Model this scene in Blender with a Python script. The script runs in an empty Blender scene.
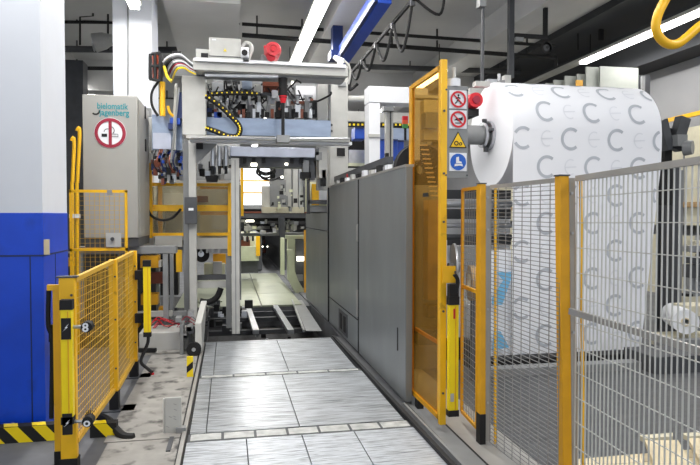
import bpy, math, random
from mathutils import Vector, Matrix
random.seed(7)
scn = bpy.context.scene
COL = scn.collection
F = 620.0; VX = 228.0; HY = 215.0; H = 1.6
yaw = math.atan((350-VX)/F); pit = -math.atan((232.5-HY)/F)
cam = bpy.data.cameras.new('camera'); cam.sensor_width = 36; cam.lens = F/700*36; cam.clip_end = 300
co = bpy.data.objects.new('camera', cam); COL.objects.link(co)
co.location = (0, 0, H); co.rotation_euler = (math.pi/2+pit, 0, -yaw); scn.camera = co
RM = co.rotation_euler.to_matrix()
def ray(px, py): return RM @ Vector(((px-350)/F, (232.5-py)/F, -1))
def P(px, py, Y): r = ray(px, py); return Vector((0, 0, H)) + r*(Y/r.y)
def G(px, py, z=0.0): r = ray(px, py); return Vector((0, 0, H)) + r*((z-H)/r.z)
def PX(px, py, X): r = ray(px, py); return Vector((0, 0, H)) + r*(X/r.x)
V = Vector

# ---------------------------------------------------------------- materials
def lin(c):
    return tuple(((v/255)/12.92 if v/255 <= .04045 else ((v/255+.055)/1.055)**2.4) for v in c)
def mat(name, col, rough=.5, metal=0., var=.10, scale=6., st=(1, 1, 1), bump=0., emit=None, es=0., spots=None, coord='Object'):
    m = bpy.data.materials.new(name); m.use_nodes = True
    nt = m.node_tree; b = nt.nodes['Principled BSDF']; L = nt.links
    c = lin(col)
    tc = nt.nodes.new('ShaderNodeTexCoord'); mp = nt.nodes.new('ShaderNodeMapping'); mp.inputs['Scale'].default_value = st
    L.new(tc.outputs[coord], mp.inputs['Vector'])
    n = nt.nodes.new('ShaderNodeTexNoise'); n.inputs['Scale'].default_value = scale; n.inputs['Detail'].default_value = 5
    L.new(mp.outputs[0], n.inputs['Vector'])
    r = nt.nodes.new('ShaderNodeValToRGB')
    r.color_ramp.elements[0].position = .3; r.color_ramp.elements[1].position = .7
    r.color_ramp.elements[0].color = (*[max(0, v*(1-var*1.6)) for v in c], 1)
    r.color_ramp.elements[1].color = (*[min(1, v*(1+var)) for v in c], 1)
    L.new(n.outputs[0], r.inputs[0])
    out = r.outputs[0]
    if spots:
        n2 = nt.nodes.new('ShaderNodeTexNoise'); n2.inputs['Scale'].default_value = spots[1]; n2.inputs['Detail'].default_value = 8
        L.new(mp.outputs[0], n2.inputs['Vector'])
        r2 = nt.nodes.new('ShaderNodeValToRGB'); r2.color_ramp.elements[0].position = spots[2]; r2.color_ramp.elements[1].position = spots[3]
        L.new(n2.outputs[0], r2.inputs[0])
        mx = nt.nodes.new('ShaderNodeMix'); mx.data_type = 'RGBA'
        L.new(r2.outputs[0], mx.inputs[0]); L.new(out, mx.inputs[6]); mx.inputs[7].default_value = (*lin(spots[0]), 1)
        out = mx.outputs[2]
    L.new(out, b.inputs['Base Color'])
    b.inputs['Roughness'].default_value = rough; b.inputs['Metallic'].default_value = metal
    if bump:
        bp = nt.nodes.new('ShaderNodeBump'); bp.inputs['Strength'].default_value = bump; bp.inputs['Distance'].default_value = .01
        L.new(n.outputs[0], bp.inputs['Height']); L.new(bp.outputs[0], b.inputs['Normal'])
    if emit:
        b.inputs['Emission Color'].default_value = (*lin(emit), 1); b.inputs['Emission Strength'].default_value = es
    return m
def trans_mat(name, col, mixf, surf, rough=.2):
    m = bpy.data.materials.new(name); m.use_nodes = True; nt = m.node_tree
    b = nt.nodes['Principled BSDF']; b.inputs['Base Color'].default_value = (*lin(surf), 1); b.inputs['Roughness'].default_value = rough
    t = nt.nodes.new('ShaderNodeBsdfTransparent')
    n = nt.nodes.new('ShaderNodeTexNoise'); n.inputs['Scale'].default_value = 2.5
    mr = nt.nodes.new('ShaderNodeMapRange'); mr.inputs['To Min'].default_value = mixf*.75; mr.inputs['To Max'].default_value = mixf*1.25
    nt.links.new(n.outputs[0], mr.inputs['Value'])
    t.inputs[0].default_value = (*lin(col), 1)
    mx = nt.nodes.new('ShaderNodeMixShader')
    nt.links.new(mr.outputs[0], mx.inputs[0]); nt.links.new(t.outputs[0], mx.inputs[1]); nt.links.new(b.outputs[0], mx.inputs[2])
    nt.links.new(mx.outputs[0], nt.nodes['Material Output'].inputs[0]); return m
M = dict(
    yellow=mat('yellow_paint', (244, 188, 24), .4, var=.06, spots=((150, 105, 25), 9, .66, .8)),
    amberframe=mat('ochre_paint', (228, 166, 26), .45, var=.08),
    lemon=mat('lemon_paint', (252, 222, 20), .35, var=.03),
    lgrey=mat('light_grey_paint', (186, 186, 182), .45, var=.05),
    mgrey=mat('mid_grey_paint', (134, 136, 137), .45, var=.07),
    cabgrey=mat('cabinet_grey', (160, 159, 154), .5, var=.03, scale=2),
    wallgrey=mat('panel_grey', (136, 141, 143), .38, .35, var=.07, scale=2.5, st=(1, 1, .5), spots=((150, 155, 158), 5, .62, .9)),
    dgrey=mat('dark_grey', (72, 74, 78), .5, var=.12),
    black=mat('black_rubber', (22, 22, 24), .75, var=.15),
    white=mat('white_paint', (232, 234, 238), .6, var=.03, scale=3),
    colwhite=mat('column_white', (216, 220, 228), .75, var=.03, scale=1.5, bump=.05),
    colblue=mat('column_blue', (6, 70, 205), .38, var=.10, scale=2, spots=((8, 48, 140), 4, .6, .9)),
    paper=mat('paper', (240, 242, 248), .8, var=.015, scale=2),
    ink=mat('grey_ink', (186, 191, 200), .8, var=.05),
    faint=mat('faint_ink', (226, 229, 236), .8, var=.03),
    steel=mat('steel', (190, 192, 196), .28, .85, var=.08, scale=10),
    bsteel=mat('blue_steel', (150, 163, 184), .30, .7, var=.08, scale=4, st=(1, 1, 3)),
    lav=mat('pale_steel', (196, 200, 214), .3, .6, var=.06),
    deck=mat('deck_aluminium', (196, 201, 206), .33, .5, var=.2, scale=7, st=(.9, 22, 1), bump=.12, spots=((96, 100, 105), 4.5, .48, .64)),
    decknear=mat('deck_aluminium_worn', (208, 213, 219), .38, .45, var=.16, scale=8, st=(1.2, 20, 1), bump=.12, spots=((120, 126, 133), 6, .5, .66)),
    grate=mat('grate_metal', (186, 188, 186), .5, .2, var=.2, scale=12),
    farplate=mat('pale_green_plate', (172, 177, 156), .35, .45, var=.12, scale=2, spots=((130, 136, 120), 2, .5, .8)),
    conc=mat('concrete', (102, 104, 107), .7, var=.16, scale=3, bump=.1, spots=((84, 86, 90), 2.5, .5, .75)),
    strip=mat('worn_concrete', (150, 148, 143), .8, var=.14, scale=5, bump=.2, spots=((74, 73, 72), 7, .54, .68)),
    ceil=mat('ceiling_concrete', (205, 205, 206), .85, var=.07, scale=.6),
    beam=mat('beam_concrete', (212, 212, 213), .85, var=.07, scale=.8),
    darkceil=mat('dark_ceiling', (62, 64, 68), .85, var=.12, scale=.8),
    hallwall=mat('hall_wall', (116, 117, 119), .85, var=.06, scale=.7),
    upper=mat('upper_wall', (150, 151, 154), .85, var=.05, scale=1.2),
    darkwall=mat('dark_wall', (66, 66, 68), .8, var=.16, scale=1.5),
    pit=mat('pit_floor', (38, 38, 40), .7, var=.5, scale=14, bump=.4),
    blue=mat('blue_paint', (20, 78, 190), .4, var=.08),
    dblue=mat('dark_blue', (18, 42, 96), .4, var=.1),
    craneblue=mat('crane_blue', (26, 66, 168), .45, var=.06),
    red=mat('red_paint', (196, 40, 52), .4, var=.1),
    signred=mat('sign_red', (206, 22, 40), .5, var=.02),
    maroon=mat('sign_maroon', (150, 24, 52), .5, var=.03),
    signblue=mat('sign_blue', (20, 92, 190), .5, var=.02),
    signyel=mat('sign_yellow', (248, 200, 20), .5, var=.02),
    teal=mat('logo_teal', (0, 138, 148), .5, var=.02),
    cream=mat('cream_paint', (218, 220, 190), .5, var=.05),
    pgreen=mat('pale_green_paint', (190, 196, 166), .5, var=.05),
    beige=mat('beige_panel', (206, 200, 176), .6, var=.06),
    card=mat('cardboard', (214, 200, 168), .85, var=.06),
    wood=mat('pallet_wood', (176, 146, 104), .85, var=.15, scale=8, st=(1, 6, 1)),
    orange=mat('orange_plastic', (222, 84, 36), .4, var=.08),
    copper=mat('copper_brown', (126, 70, 52), .4, .3, var=.2),
    wire=mat('wire_grey', (150, 150, 150), .4, .4, var=.05),
    wirewhite=mat('wire_light', (205, 205, 200), .4, .3, var=.05),
    rail=mat('galvanised_rail', (172, 170, 166), .42, .45, var=.06),
    meshy=mat('mesh_yellow', (214, 170, 58), .5, var=.05),
    ltblue=mat('light_blue_print', (120, 190, 232), .7, var=.05),
    cabpale=mat('cabinet_pale', (168, 172, 166), .6, var=.05),
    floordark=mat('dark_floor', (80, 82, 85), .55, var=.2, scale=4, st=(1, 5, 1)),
    green=mat('green_plastic', (60, 140, 70), .5, var=.05),
    lamp=mat('lamp_tube', (255, 255, 255), .4, var=0, emit=(255, 252, 245), es=9),
    glow=mat('lamp_small', (255, 255, 255), .4, var=0, emit=(255, 250, 230), es=5),
    skylit=mat('lit_window', (240, 244, 250), .4, var=0, emit=(240, 244, 252), es=1.1),
    amber=trans_mat('amber_sheet', (244, 222, 172), .24, (176, 132, 46)),
    clear=trans_mat('clear_sheet', (236, 232, 214), .12, (225, 225, 215)),
)

# ---------------------------------------------------------------- mesh builder
class MB:
    def __init__(s, name='', m=None): s.v = []; s.f = []; s.name = name; s.m = m; s.subs = []; s.label = None; s.bev = 0; s.stuff = False
    def sub(s, name, m, label=None):
        q = MB(name, M[m]); q.label = label; s.subs.append(q); return q
    def add(s, vs, fs):
        o = len(s.v); s.v += [V(a) for a in vs]; s.f += [tuple(i+o for i in f) for f in fs]; return s
    def hexa(s, c):  # c: 8 corners, bottom 4 then top 4
        return s.add(c, [(3, 2, 1, 0), (4, 5, 6, 7), (0, 1, 5, 4), (1, 2, 6, 5), (2, 3, 7, 6), (3, 0, 4, 7)])
    def box(s, x0, y0, z0, x1, y1, z1):
        return s.hexa([(x0, y0, z0), (x1, y0, z0), (x1, y1, z0), (x0, y1, z0), (x0, y0, z1), (x1, y0, z1), (x1, y1, z1), (x0, y1, z1)])
    def rect(s, px0, py0, px1, py1, Y, d):  # box whose front face stands at depth Y
        a = P(px0, (py0+py1)/2, Y); b = P(px1, (py0+py1)/2, Y)
        t = P((px0+px1)/2, py0, Y); u = P((px0+px1)/2, py1, Y)
        return s.box(a.x, Y, u.z, b.x, Y+d, t.z)
    def bar(s, p0, p1, w, h, up=(0, 0, 1)):
        p0 = V(p0); p1 = V(p1); d = (p1-p0).normalized(); up = V(up)
        if abs(d.dot(up)) > .99: up = V((0, 1, 0))
        a = d.cross(up).normalized()*w/2; b = a.cross(d).normalized()*h/2
        return s.hexa([p0-a-b, p0+a-b, p1+a-b, p1-a-b, p0-a+b, p0+a+b, p1+a+b, p1-a+b])
    def tube(s, path, r, n=8, cap=True):
        path = [V(p) for p in path]; rs = r if isinstance(r, (list, tuple)) else [r]*len(path)
        rings = []; ref = None; o = len(s.v)
        for i, p in enumerate(path):
            d = (path[min(i+1, len(path)-1)]-path[max(i-1, 0)]).normalized()
            if ref is None: ref = V((0, 0, 1)) if abs(d.z) < .9 else V((1, 0, 0))
            a = (ref-d*ref.dot(d)).normalized(); b = d.cross(a); ref = a
            for k in range(n):
                t = 2*math.pi*k/n; s.v.append(p+(a*math.cos(t)+b*math.sin(t))*rs[i])
        for i in range(len(path)-1):
            for k in range(n):
                s.f.append((o+i*n+k, o+i*n+(k+1) % n, o+(i+1)*n+(k+1) % n, o+(i+1)*n+k))
        if cap:
            s.f.append(tuple(o+k for k in reversed(range(n)))); s.f.append(tuple(o+(len(path)-1)*n+k for k in range(n)))
        return s
    def prism(s, pts, o, ux, uy, d):  # polygon extruded along ux x uy by d
        o = V(o); ux = V(ux); uy = V(uy); n = ux.cross(uy).normalized()*d; k = len(pts)
        vs = [o+ux*a+uy*b for a, b in pts]; vs += [v+n for v in vs]
        return s.add(vs, [tuple(reversed(range(k))), tuple(range(k, 2*k))]+[(i, (i+1) % k, (i+1) % k+k, i+k) for i in range(k)])
    def ring(s, o, ux, uy, r0, r1, d, n=36, a0=0., a1=2*math.pi):
        o = V(o); ux = V(ux); uy = V(uy); w = ux.cross(uy).normalized()*d
        full = abs(a1-a0-2*math.pi) < 1e-6; m = n if full else n+1; vs = []
        for i in range(m):
            t = a0+(a1-a0)*i/n; e = ux*math.cos(t)+uy*math.sin(t)
            vs += [o+e*r0, o+e*r1, o+e*r0+w, o+e*r1+w]
        fs = []
        for i in range(n):
            a = 4*i; b = 4*((i+1) % m)
            fs += [(a, a+1, b+1, b), (a+2, b+2, b+3, a+3), (a+1, a+3, b+3, b+1), (a, b, b+2, a+2)]
        if not full: fs += [(0, 2, 3, 1), (4*n, 4*n+1, 4*n+3, 4*n+2)]
        return s.add(vs, fs)
    def disc(s, o, ux, uy, r, d, n=32):
        return s.prism([(r*math.cos(2*math.pi*i/n), r*math.sin(2*math.pi*i/n)) for i in range(n)], o, ux, uy, d)
    def text(s, body, size, o, ux, uy, d=.001, bold=0.):
        cu = bpy.data.curves.new('t', 'FONT'); cu.body = body; cu.size = size; cu.offset = bold; cu.resolution_u = 3
        ob = bpy.data.objects.new('t', cu); COL.objects.link(ob)
        dg = bpy.context.evaluated_depsgraph_get(); me = bpy.data.meshes.new_from_object(ob.evaluated_get(dg))
        o = V(o); ux = V(ux); uy = V(uy); n = ux.cross(uy).normalized()*d
        s.add([o+ux*v.co.x+uy*v.co.y+n for v in me.vertices], [tuple(p.vertices) for p in me.polygons])
        bpy.data.objects.remove(ob); bpy.data.curves.remove(cu); bpy.data.meshes.remove(me); return s
    def allv(s):
        r = list(s.v)
        for q in s.subs: r += q.allv()
        return r
    def build(s, parent=None, org=V((0, 0, 0))):
        me = bpy.data.meshes.new(s.name); me.from_pydata([v-org for v in s.v], [], s.f); me.update()
        me.materials.append(s.m)
        if len(me.polygons): me.shade_smooth(); me.set_sharp_from_angle(angle=math.radians(34))
        ob = bpy.data.objects.new(s.name, me); COL.objects.link(ob)
        if parent: ob.parent = parent
        if s.label: ob['label'] = s.label
        if s.stuff: ob['kind'] = 'stuff'
        if s.bev:
            bm = ob.modifiers.new('bevel', 'BEVEL'); bm.width = s.bev; bm.segments = 2; bm.limit_method = 'ANGLE'
        for q in s.subs: q.build(ob, org)
        return ob
class Thing:
    def __init__(s, name, label, cat, group=None, kind=None): s.name = name; s.label = label; s.cat = cat; s.group = group; s.kind = kind; s.parts = []
    def part(s, name, m, label=None, bev=0, stuff=False):
        q = MB(name, M[m]); q.label = label; q.bev = bev; q.stuff = stuff; s.parts.append(q); return q
    def done(s):
        vs = []
        for q in s.parts: vs += q.allv()
        lo = V([min(v[i] for v in vs) for i in range(3)]); hi = V([max(v[i] for v in vs) for i in range(3)])
        org = V(((lo.x+hi.x)/2, (lo.y+hi.y)/2, lo.z))
        if len(s.parts) == 1 and not s.parts[0].subs:
            s.parts[0].name = s.name; ob = s.parts[0].build(None, org); ob.location = org
        else:
            ob = bpy.data.objects.new(s.name, None); ob.empty_display_size = .1; COL.objects.link(ob); ob.location = org
            for q in s.parts: q.build(ob, org)
        ob['label'] = s.label; ob['category'] = s.cat
        if s.group: ob['group'] = s.group
        if s.kind: ob['kind'] = s.kind
        return ob
def struct(name, m):
    q = MB(name, M[m]); return q
def sdone(q): ob = q.build(); ob['kind'] = 'structure'; return ob
X_, Y_, Z_ = V((1, 0, 0)), V((0, 1, 0)), V((0, 0, 1))
def arc_path(pts, n=8):  # catmull-rom
    pts = [V(p) for p in pts]; out = []
    for i in range(len(pts)-1):
        p0 = pts[max(i-1, 0)]; p1 = pts[i]; p2 = pts[i+1]; p3 = pts[min(i+2, len(pts)-1)]
        for k in range(n):
            t = k/n; out.append(.5*((2*p1)+(p2-p0)*t+(2*p0-5*p1+4*p2-p3)*t*t+(3*p1-p0-3*p2+p3)*t**3))
    return out+[pts[-1]]
# ================================================================ SETTING
q = struct('floor', 'conc'); q.box(-9, -3, -.6, -.34, 45, 0); q.box(-.32, -3, -.5, 1.44, 1.2, -.03); q.box(1.44, -3, -.6, 10, 45, 0); q.box(-.34, 7.9, -.6, 1.44, 11, -.38); q.box(-.34, 10.95, -.6, 1.44, 45, -.02); q.box(-.34, 1.2, -.6, 1.44, 7.8, -.04); sdone(q)
q = struct('trim_1', 'strip'); q.box(-.83, 1.2, 0, -.345, 4.52, .012); q.box(-.86, 4.54, 0, -.345, 7.3, .012); sdone(q)
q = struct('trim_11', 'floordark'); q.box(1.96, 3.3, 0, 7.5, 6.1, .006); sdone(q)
CZ = 5.7
q = struct('ceiling', 'ceil'); q.box(-9, -3, CZ, 7.2, 45, CZ+.2); sdone(q)
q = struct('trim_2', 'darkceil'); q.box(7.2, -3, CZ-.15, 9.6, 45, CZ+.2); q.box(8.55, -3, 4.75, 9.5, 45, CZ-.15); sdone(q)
q = struct('wall_left', 'darkwall'); q.box(-6.2, 2, 0, -6, 45, CZ); sdone(q)
q = struct('wall_right', 'upper'); q.box(9.2, -3, 0, 9.4, 45, 4.75); sdone(q)
q = struct('wall_back', 'hallwall'); q.box(-9, 44.8, 0, 10, 45, CZ); sdone(q)
# downstand beams
for i, (x0, x1, z) in enumerate([(-.93, .2, 4.75), (1.9, 2.5, 5.2), (5.3, 5.8, 5.2), (-4.4, -3.9, 5.1)]):
    q = struct('trim_%d' % (3+i), 'beam'); q.box(x0, 9.5 if i == 0 else 2, z, x1, 40, CZ); sdone(q)
for i, y in enumerate((17.5, 24, 31)):
    q = struct('trim_%d' % (7+i), 'beam'); q.box(-6, y, 4.9, 7.2, y+.6, CZ); sdone(q)

# transverse pipes under the ceiling
def single(name, m, label, cat, group=None):
    t = Thing(name, label, cat, group); return t, t.part(name, m)
def hpipe(px0, py0, px1, py1, Y, r, m, label, name='ceiling_pipe', cat='pipe', group='pipes crossing under the ceiling'):
    t, q = single(name, m, label, cat, group); q.tube([P(px0, py0, Y), P(px1, py1, Y)], r, 8)
    for px in range(int(px0)+15, int(px1), 45):
        f = (px-px0)/(px1-px0); c = P(px, py0+(py1-py0)*f, Y); q.box(c.x-.015, Y-.015, c.z, c.x+.015, Y+.015, c.z+.18)
    t.done()
hpipe(242, 24, 555, 46, 12.4, .035, 'black', 'dark thin pipe crossing under the ceiling, upper of the pair above the machine')
hpipe(242, 35, 555, 58, 12.2, .045, 'black', 'dark thick pipe crossing under the ceiling, lower of the pair above the machine')
hpipe(350, 66, 520, 72, 15.5, .07, 'dgrey', 'dark duct crossing low behind the amber guard near the ceiling')
hpipe(170, 24, 240, 24, 12.4, .022, 'mgrey', 'thin grey conduit crossing the pale concrete beam above the gantry')
for k, (y, lab) in enumerate([(10, 'highest'), (22, 'second from the top'), (49, 'just below the round floodlight'), (68, 'third from the top'), (98, 'lowest')]):
    hpipe(62, y, 182, y+1, 14, (.03, .035, .07, .04, .03)[k], 'black' if k != 2 else 'dgrey', 'dark rail on the far shelf structure between the white columns, '+lab, 'shelf_rail', 'rail', 'rails between the white columns')
t, q = single('far_upright', 'black', 'thin dark upright and bent conduit between the two white columns', 'conduit')
q.tube([P(93, 0, 13.5)+Z_*.9, P(93, 16, 13.5), P(80, 17, 13.5), P(80, 45, 13.5)], .02, 6); q.tube([P(108, 0, 13.5), P(108, 50, 13.5)], .02, 6); t.done()
# floodlight between columns
t = Thing('floodlight', 'round grey floodlight hanging in the dark gap left of the second white column', 'lamp')
a, b = P(94, 43, 12), P(113, 39, 12)
t.part('housing', 'lgrey').tube([a, a+(b-a)*.55, b], [.17, .15, .08], 20)
t.part('lens', 'steel').disc(a+V((-.005, 0, 0)), Y_, Z_, .15, .01); t.part('bracket', 'dgrey').tube([b, V((b.x+.05, b.y, CZ))], .02, 6); t.done()

# ---- columns
def column(name, label, x0, x1, y0, y1, zc, cat='column'):
    t = Thing(name, label, cat)
    u = t.part('upper_shaft', 'colwhite'); u.box(x0, y0, zc, x1, y1, CZ)
    l = t.part('blue_cladding', 'colblue'); l.box(x0, y0-.004, 0, x1+.004, y1, zc)
    if x0 < -2.3:
        s = l.sub('seam', 'dblue'); s.box(x0, y0-.007, 1.30, x1+.007, y1, 1.312); s.box(x1-.09, y0-.007, 0, x1-.082, y0, 1.3); s.box(x1+.004, y0+.3, 0, x1+.007, y0+.31, 1.3)
        g = P(48, 247, y0-.0); l.sub('tape', 'card', 'small strip of brown tape').box(g.x-.025, y0-.012, g.z-.055, g.x+.012, y0-.004, g.z+.055)
    t.done()
xc = P(43, 250, 4.85).x
column('column', 'large square column, white above and blue below, at the left edge', xc-1.1, xc, 4.85, 5.55, 1.615)
c2 = P(128, 60, 9.2).x
t = Thing('column', 'white column standing behind the grey control cabinet', 'column')
q = t.part('shaft', 'colwhite'); q.box(P(113, 60, 9.2).x, 9.2, 0, P(152, 60, 9.2).x, 10.0, CZ)
t.part('conduit', 'mgrey').tube([P(128, 0, 9.17), P(128, 110, 9.17)], .012, 6); t.done()

# ---- plate conveyor deck
t = Thing('conveyor_deck', 'long floor conveyor of scratched silver aluminium plates down the aisle', 'conveyor')
def xl(y): return -.325+.004*(y-3)
def xr(y): return 1.40-.021*(y-3)
DB = [(1.2, 4.42, [.12, .515, .9]), (4.60, 6.14, [-.165, .52]), (6.27, 7.86, [-.15, .60])]
for i, (y0, y1, cuts) in enumerate(DB):
    ymid = (y0+y1)/2; xs = [xl(ymid)+.035]+cuts+[xr(ymid)-.02]
    for j in range(len(xs)-1):
        q = t.part('deck_plate', 'decknear' if i == 0 else 'deck')
        q.box(xs[j]+(.004 if j else 0), y0, -.03, xs[j+1]-(.004 if j < len(xs)-2 else 0), y1, .012)
for y0, y1 in ((4.435, 4.585), (6.155, 6.255)):
    n = 7 if y0 < 5 else 5; w = (xr(y0)-xl(y0)-.06)/n
    q = t.part('cross_channel', 'dgrey'); q.box(xl(y0)+.03, y0-.015, -.03, xr(y0), y1+.015, .006)
    for k in range(n):
        t.part('channel_cover', 'grate').box(xl(y0)+.04+k*w+.010, y0+.012, 0, xl(y0)+.04+(k+1)*w-.010, y1-.012, .014)
q = t.part('edge_rail', 'rail', 'galvanised edge rail'); q.bar((xl(1.2)+.0, 1.2, .0), (xl(7.86), 7.86, .0), .028, .05)
q = t.part('edge_gap', 'black'); q.bar((xl(1.2)+.024, 1.2, -.005), (xl(7.86)+.024, 7.86, -.005), .014, .016); q.bar((xl(1.2)-.024, 1.2, .002), (xl(7.86)-.024, 7.86, .002), .014, .02)
q = t.part('end_lip', 'steel'); q.box(xl(7.9)+.02, 7.86, -.06, xr(7.9), 7.9, .014)
t.done()
# kerb by the wall
t = Thing('kerb_channel', 'dark steel kerb channel along the foot of the grey panel wall', 'kerb')
t.part('channel', 'dgrey').hexa([(xr(1.2)+.005, 1.2, -.03), (1.46, 1.2, -.03), (1.44, 7.9, -.03), (xr(7.9)+.01, 7.9, -.03), (xr(1.2)+.005, 1.2, .02), (1.46, 1.2, .02), (1.44, 7.9, .02), (xr(7.9)+.01, 7.9, .02)])
q = t.part('ridge', 'black'); q.bar((1.40, 1.2, .03), (1.33, 7.9, .03), .03, .03); t.part('ridge', 'mgrey').bar((1.445, 1.2, .035), (1.42, 4.9, .035), .02, .03)
t.done()
t = Thing('floor_rail', 'flat steel floor rail running under the amber guard and wire fence', 'rail')
t.part('rail_strip', 'mgrey').box(1.47, 1.2, 0, 1.60, 5.6, .015); t.part('groove', 'black').box(1.60, 1.2, 0, 1.62, 5.6, .012); t.part('rail_strip', 'rail').box(1.62, 1.2, 0, 1.95, 6.5, .01); t.done()

# ---- pit with rails
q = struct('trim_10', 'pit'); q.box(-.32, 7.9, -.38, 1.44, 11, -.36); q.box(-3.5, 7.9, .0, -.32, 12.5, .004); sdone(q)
for px0, px1, lab in ((246.5, 256, 'left'), (273, 291, 'right')):
    t, q = single('pit_rail', 'steel', 'bright steel rail over the dark pit behind the deck, the %s one' % lab, 'rail', 'rails over the pit')
    q.bar(G(px1, 332, -.02), G(px0, 303, -.02), .085, .06); t.done()
t = Thing('side_beam', 'broad pale beam beside the pit along the foot of the grey panels', 'beam')
t.part('beam', 'mgrey').hexa([G(306, 331, -.1), G(322, 331, -.1), G(302, 300, -.1), G(293, 300, -.1), G(306, 331), G(322, 331), G(302, 300), G(293, 300)]); t.part('edge', 'steel').bar(G(304, 331, .01), G(292, 300, .01), .03, .03); t.done()
t = Thing('chain_drive', 'dark drive bars and fittings lying in the pit behind the deck', 'machinery')
for y, z in ((10.75, -.1), (10.4, -.14), (9.6, -.2)): t.part('cross_bar', 'dgrey').box(-.3, y, z-.04, 1.3, y+.07, z+.03)
for k in range(16):
    x = random.uniform(-.25, 1.2); y = random.uniform(8.1, 10.2); s = random.uniform(.03, .09)
    t.part('fitting', random.choice(['dgrey', 'mgrey', 'black', 'copper'])).box(x, y, -.36, x+s, y+s*1.4, -.36+s*1.6)
t.done()
t = Thing('far_platform', 'platform of pale greenish steel plates beyond the pit', 'platform')
for i, (y0, y1) in enumerate(((10.95, 12.6), (12.62, 14.6), (14.62, 17))):
    for j, (x0, x1) in enumerate(((-.9, -.02), (0, .56), (.58, 1.28))):
        t.part('plate', 'farplate').box(x0, y0, -.02, x1, y1, .012)
t.done()

# ---- grey panel wall
t = Thing('panel_wall', 'long wall of dull grey steel machine panels along the right of the aisle', 'panel')
XW = 1.445
for y0, y1, zt in ((4.95, 6.84, 2.0), (6.86, 8.95, 2.0)):
    t.part('panel', 'wallgrey', bev=.004).box(XW, y0, .04, XW+.06, y1, zt)
t.part('panel', 'wallgrey', bev=.004).box(XW-.01, 8.97, .04, XW+.05, 11.6, 1.35)
t.part('panel', 'wallgrey', 'small upper panel catching the light').box(XW-.01, 8.97, 1.37, XW+.05, 11.6, 1.63)
t.part('door_edge', 'black').box(XW-.004, 6.82, .04, XW+.02, 6.87, 2.0)
t.part('door_edge', 'black').box(XW-.014, 8.93, .04, XW+.02, 8.97, 2.0)
t.part('hinge', 'rail').tube([(XW-.012, 6.855, .45), (XW-.012, 6.855, .75)], .013, 8)
t.part('hinge', 'rail').tube([(XW-.012, 6.855, 1.3), (XW-.012, 6.855, 1.5)], .013, 8)
t.part('slot', 'black').box(XW-.004, 5.18, .42, XW+.01, 5.20, .62)
t.part('lower_seam', 'black').box(XW-.004, 6.87, .40, XW+.01, 8.9, .412)
h = t.part('hatch', 'dgrey'); h.box(XW-.006, 7.5, .08, XW+.01, 8.1, .36)
for y in (7.6, 7.85): h.sub('opening', 'black').box(XW-.012, y, .12, XW, y+.13, .32)
t.part('top_rail', 'rail').box(XW-.005, 4.95, 2.0, XW+.07, 8.95, 2.02)
t.done()
t = Thing('rail_conduit', 'slanting grey conduit rail on short brackets above the grey panel wall', 'rail')
a, b = PX(334, 180, 1.62), PX(390, 160, 1.62)
t.part('conduit', 'dgrey').bar(a, b, .07, .07)
for f in (.1, .4, .7, .95):
    c = a+(b-a)*f; t.part('bracket', 'mgrey').box(c.x-.02, c.y-.02, 2.0, c.x+.02, c.y+.02, c.z)
t.part('knob', 'red').tube([a+(b-a)*.38+V((-.05, 0, -.03)), a+(b-a)*.38+V((0, 0, -.03))], .035, 10)
t.done()
t = Thing('gearbox_row', 'row of small white and dark fittings on top of the grey panel wall', 'fittings')
for k in range(9):
    y = 5.6+k*.34; t.part('fitting', ['white', 'black', 'lgrey'][k % 3]).box(1.46, y, 2.02, 1.50, y+.12, 2.07+.02*(k % 2))
t.done()
# ================================================================ GANTRY MACHINE
GY = 8.2
t = Thing('gripper_gantry', 'tall light grey gantry frame full of gripper tooling over the aisle', 'machine')
t.part('upper_post', 'lgrey', bev=.006).rect(182, 76, 206, 135, GY, .42)
q = t.part('lower_post', 'lgrey', bev=.004); q.rect(189, 135, 196.5, 328, GY, .12); t.part('lower_post', 'mgrey').rect(183.5, 142, 189, 326, GY+.1, .1)
t.part('post', 'lgrey', bev=.006).rect(330, 74, 348, 328, GY+1.1, .3)
c = t.parts[-1].sub('port', 'black'); c.rect(337, 148, 345, 156, GY+1.08, .02)
t.part('inner_post', 'lgrey').rect(317.5, 80, 327.5, 190, GY+.5, .15)
t.part('inner_post', 'mgrey').rect(329, 82, 331, 120, GY+.3, .1)
b = t.part('top_beam', 'lgrey', bev=.006); b.rect(193, 62, 348, 73, GY-.25, .5)
b.sub('rail', 'white').rect(194, 61, 346, 64, GY-.3, .06); t.part('lower_flange', 'mgrey').rect(204, 73, 345, 77, GY-.15, .3)
t.part('rod', 'steel').tube([P(205, 75.5, GY-.28), P(278, 76.5, GY-.28)], .022, 10)
e = t.part('end_block', 'lgrey'); e.rect(196, 49, 209, 63, GY-.2, .35); e.sub('socket', 'black').rect(201, 53, 208, 57, GY-.22, .03)
t.part('cross_rail', 'lgrey').rect(186, 137, 350, 140, GY-.35, .2)
t.part('cross_rail', 'white').rect(190, 140, 352, 143, GY-.25, .2)
q = t.part('slide_rail', 'steel'); q.tube([P(190, 138, GY-.38), P(350, 138.5, GY-.38)], .012, 8)
t.part('slide_block', 'mgrey').rect(277, 135, 290, 142, GY-.42, .2)
# gusset
a = P(196, 143, GY-.05); s = .0128
t.part('gusset', 'mgrey').prism([(0, 0), (21*s, 0), (2*s, -20*s), (0, -20*s)], a, X_, Z_, -.04)
t.parts[-1].sub('plate', 'black').rect(196, 143, 203, 149, GY-.1, .02)
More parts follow.
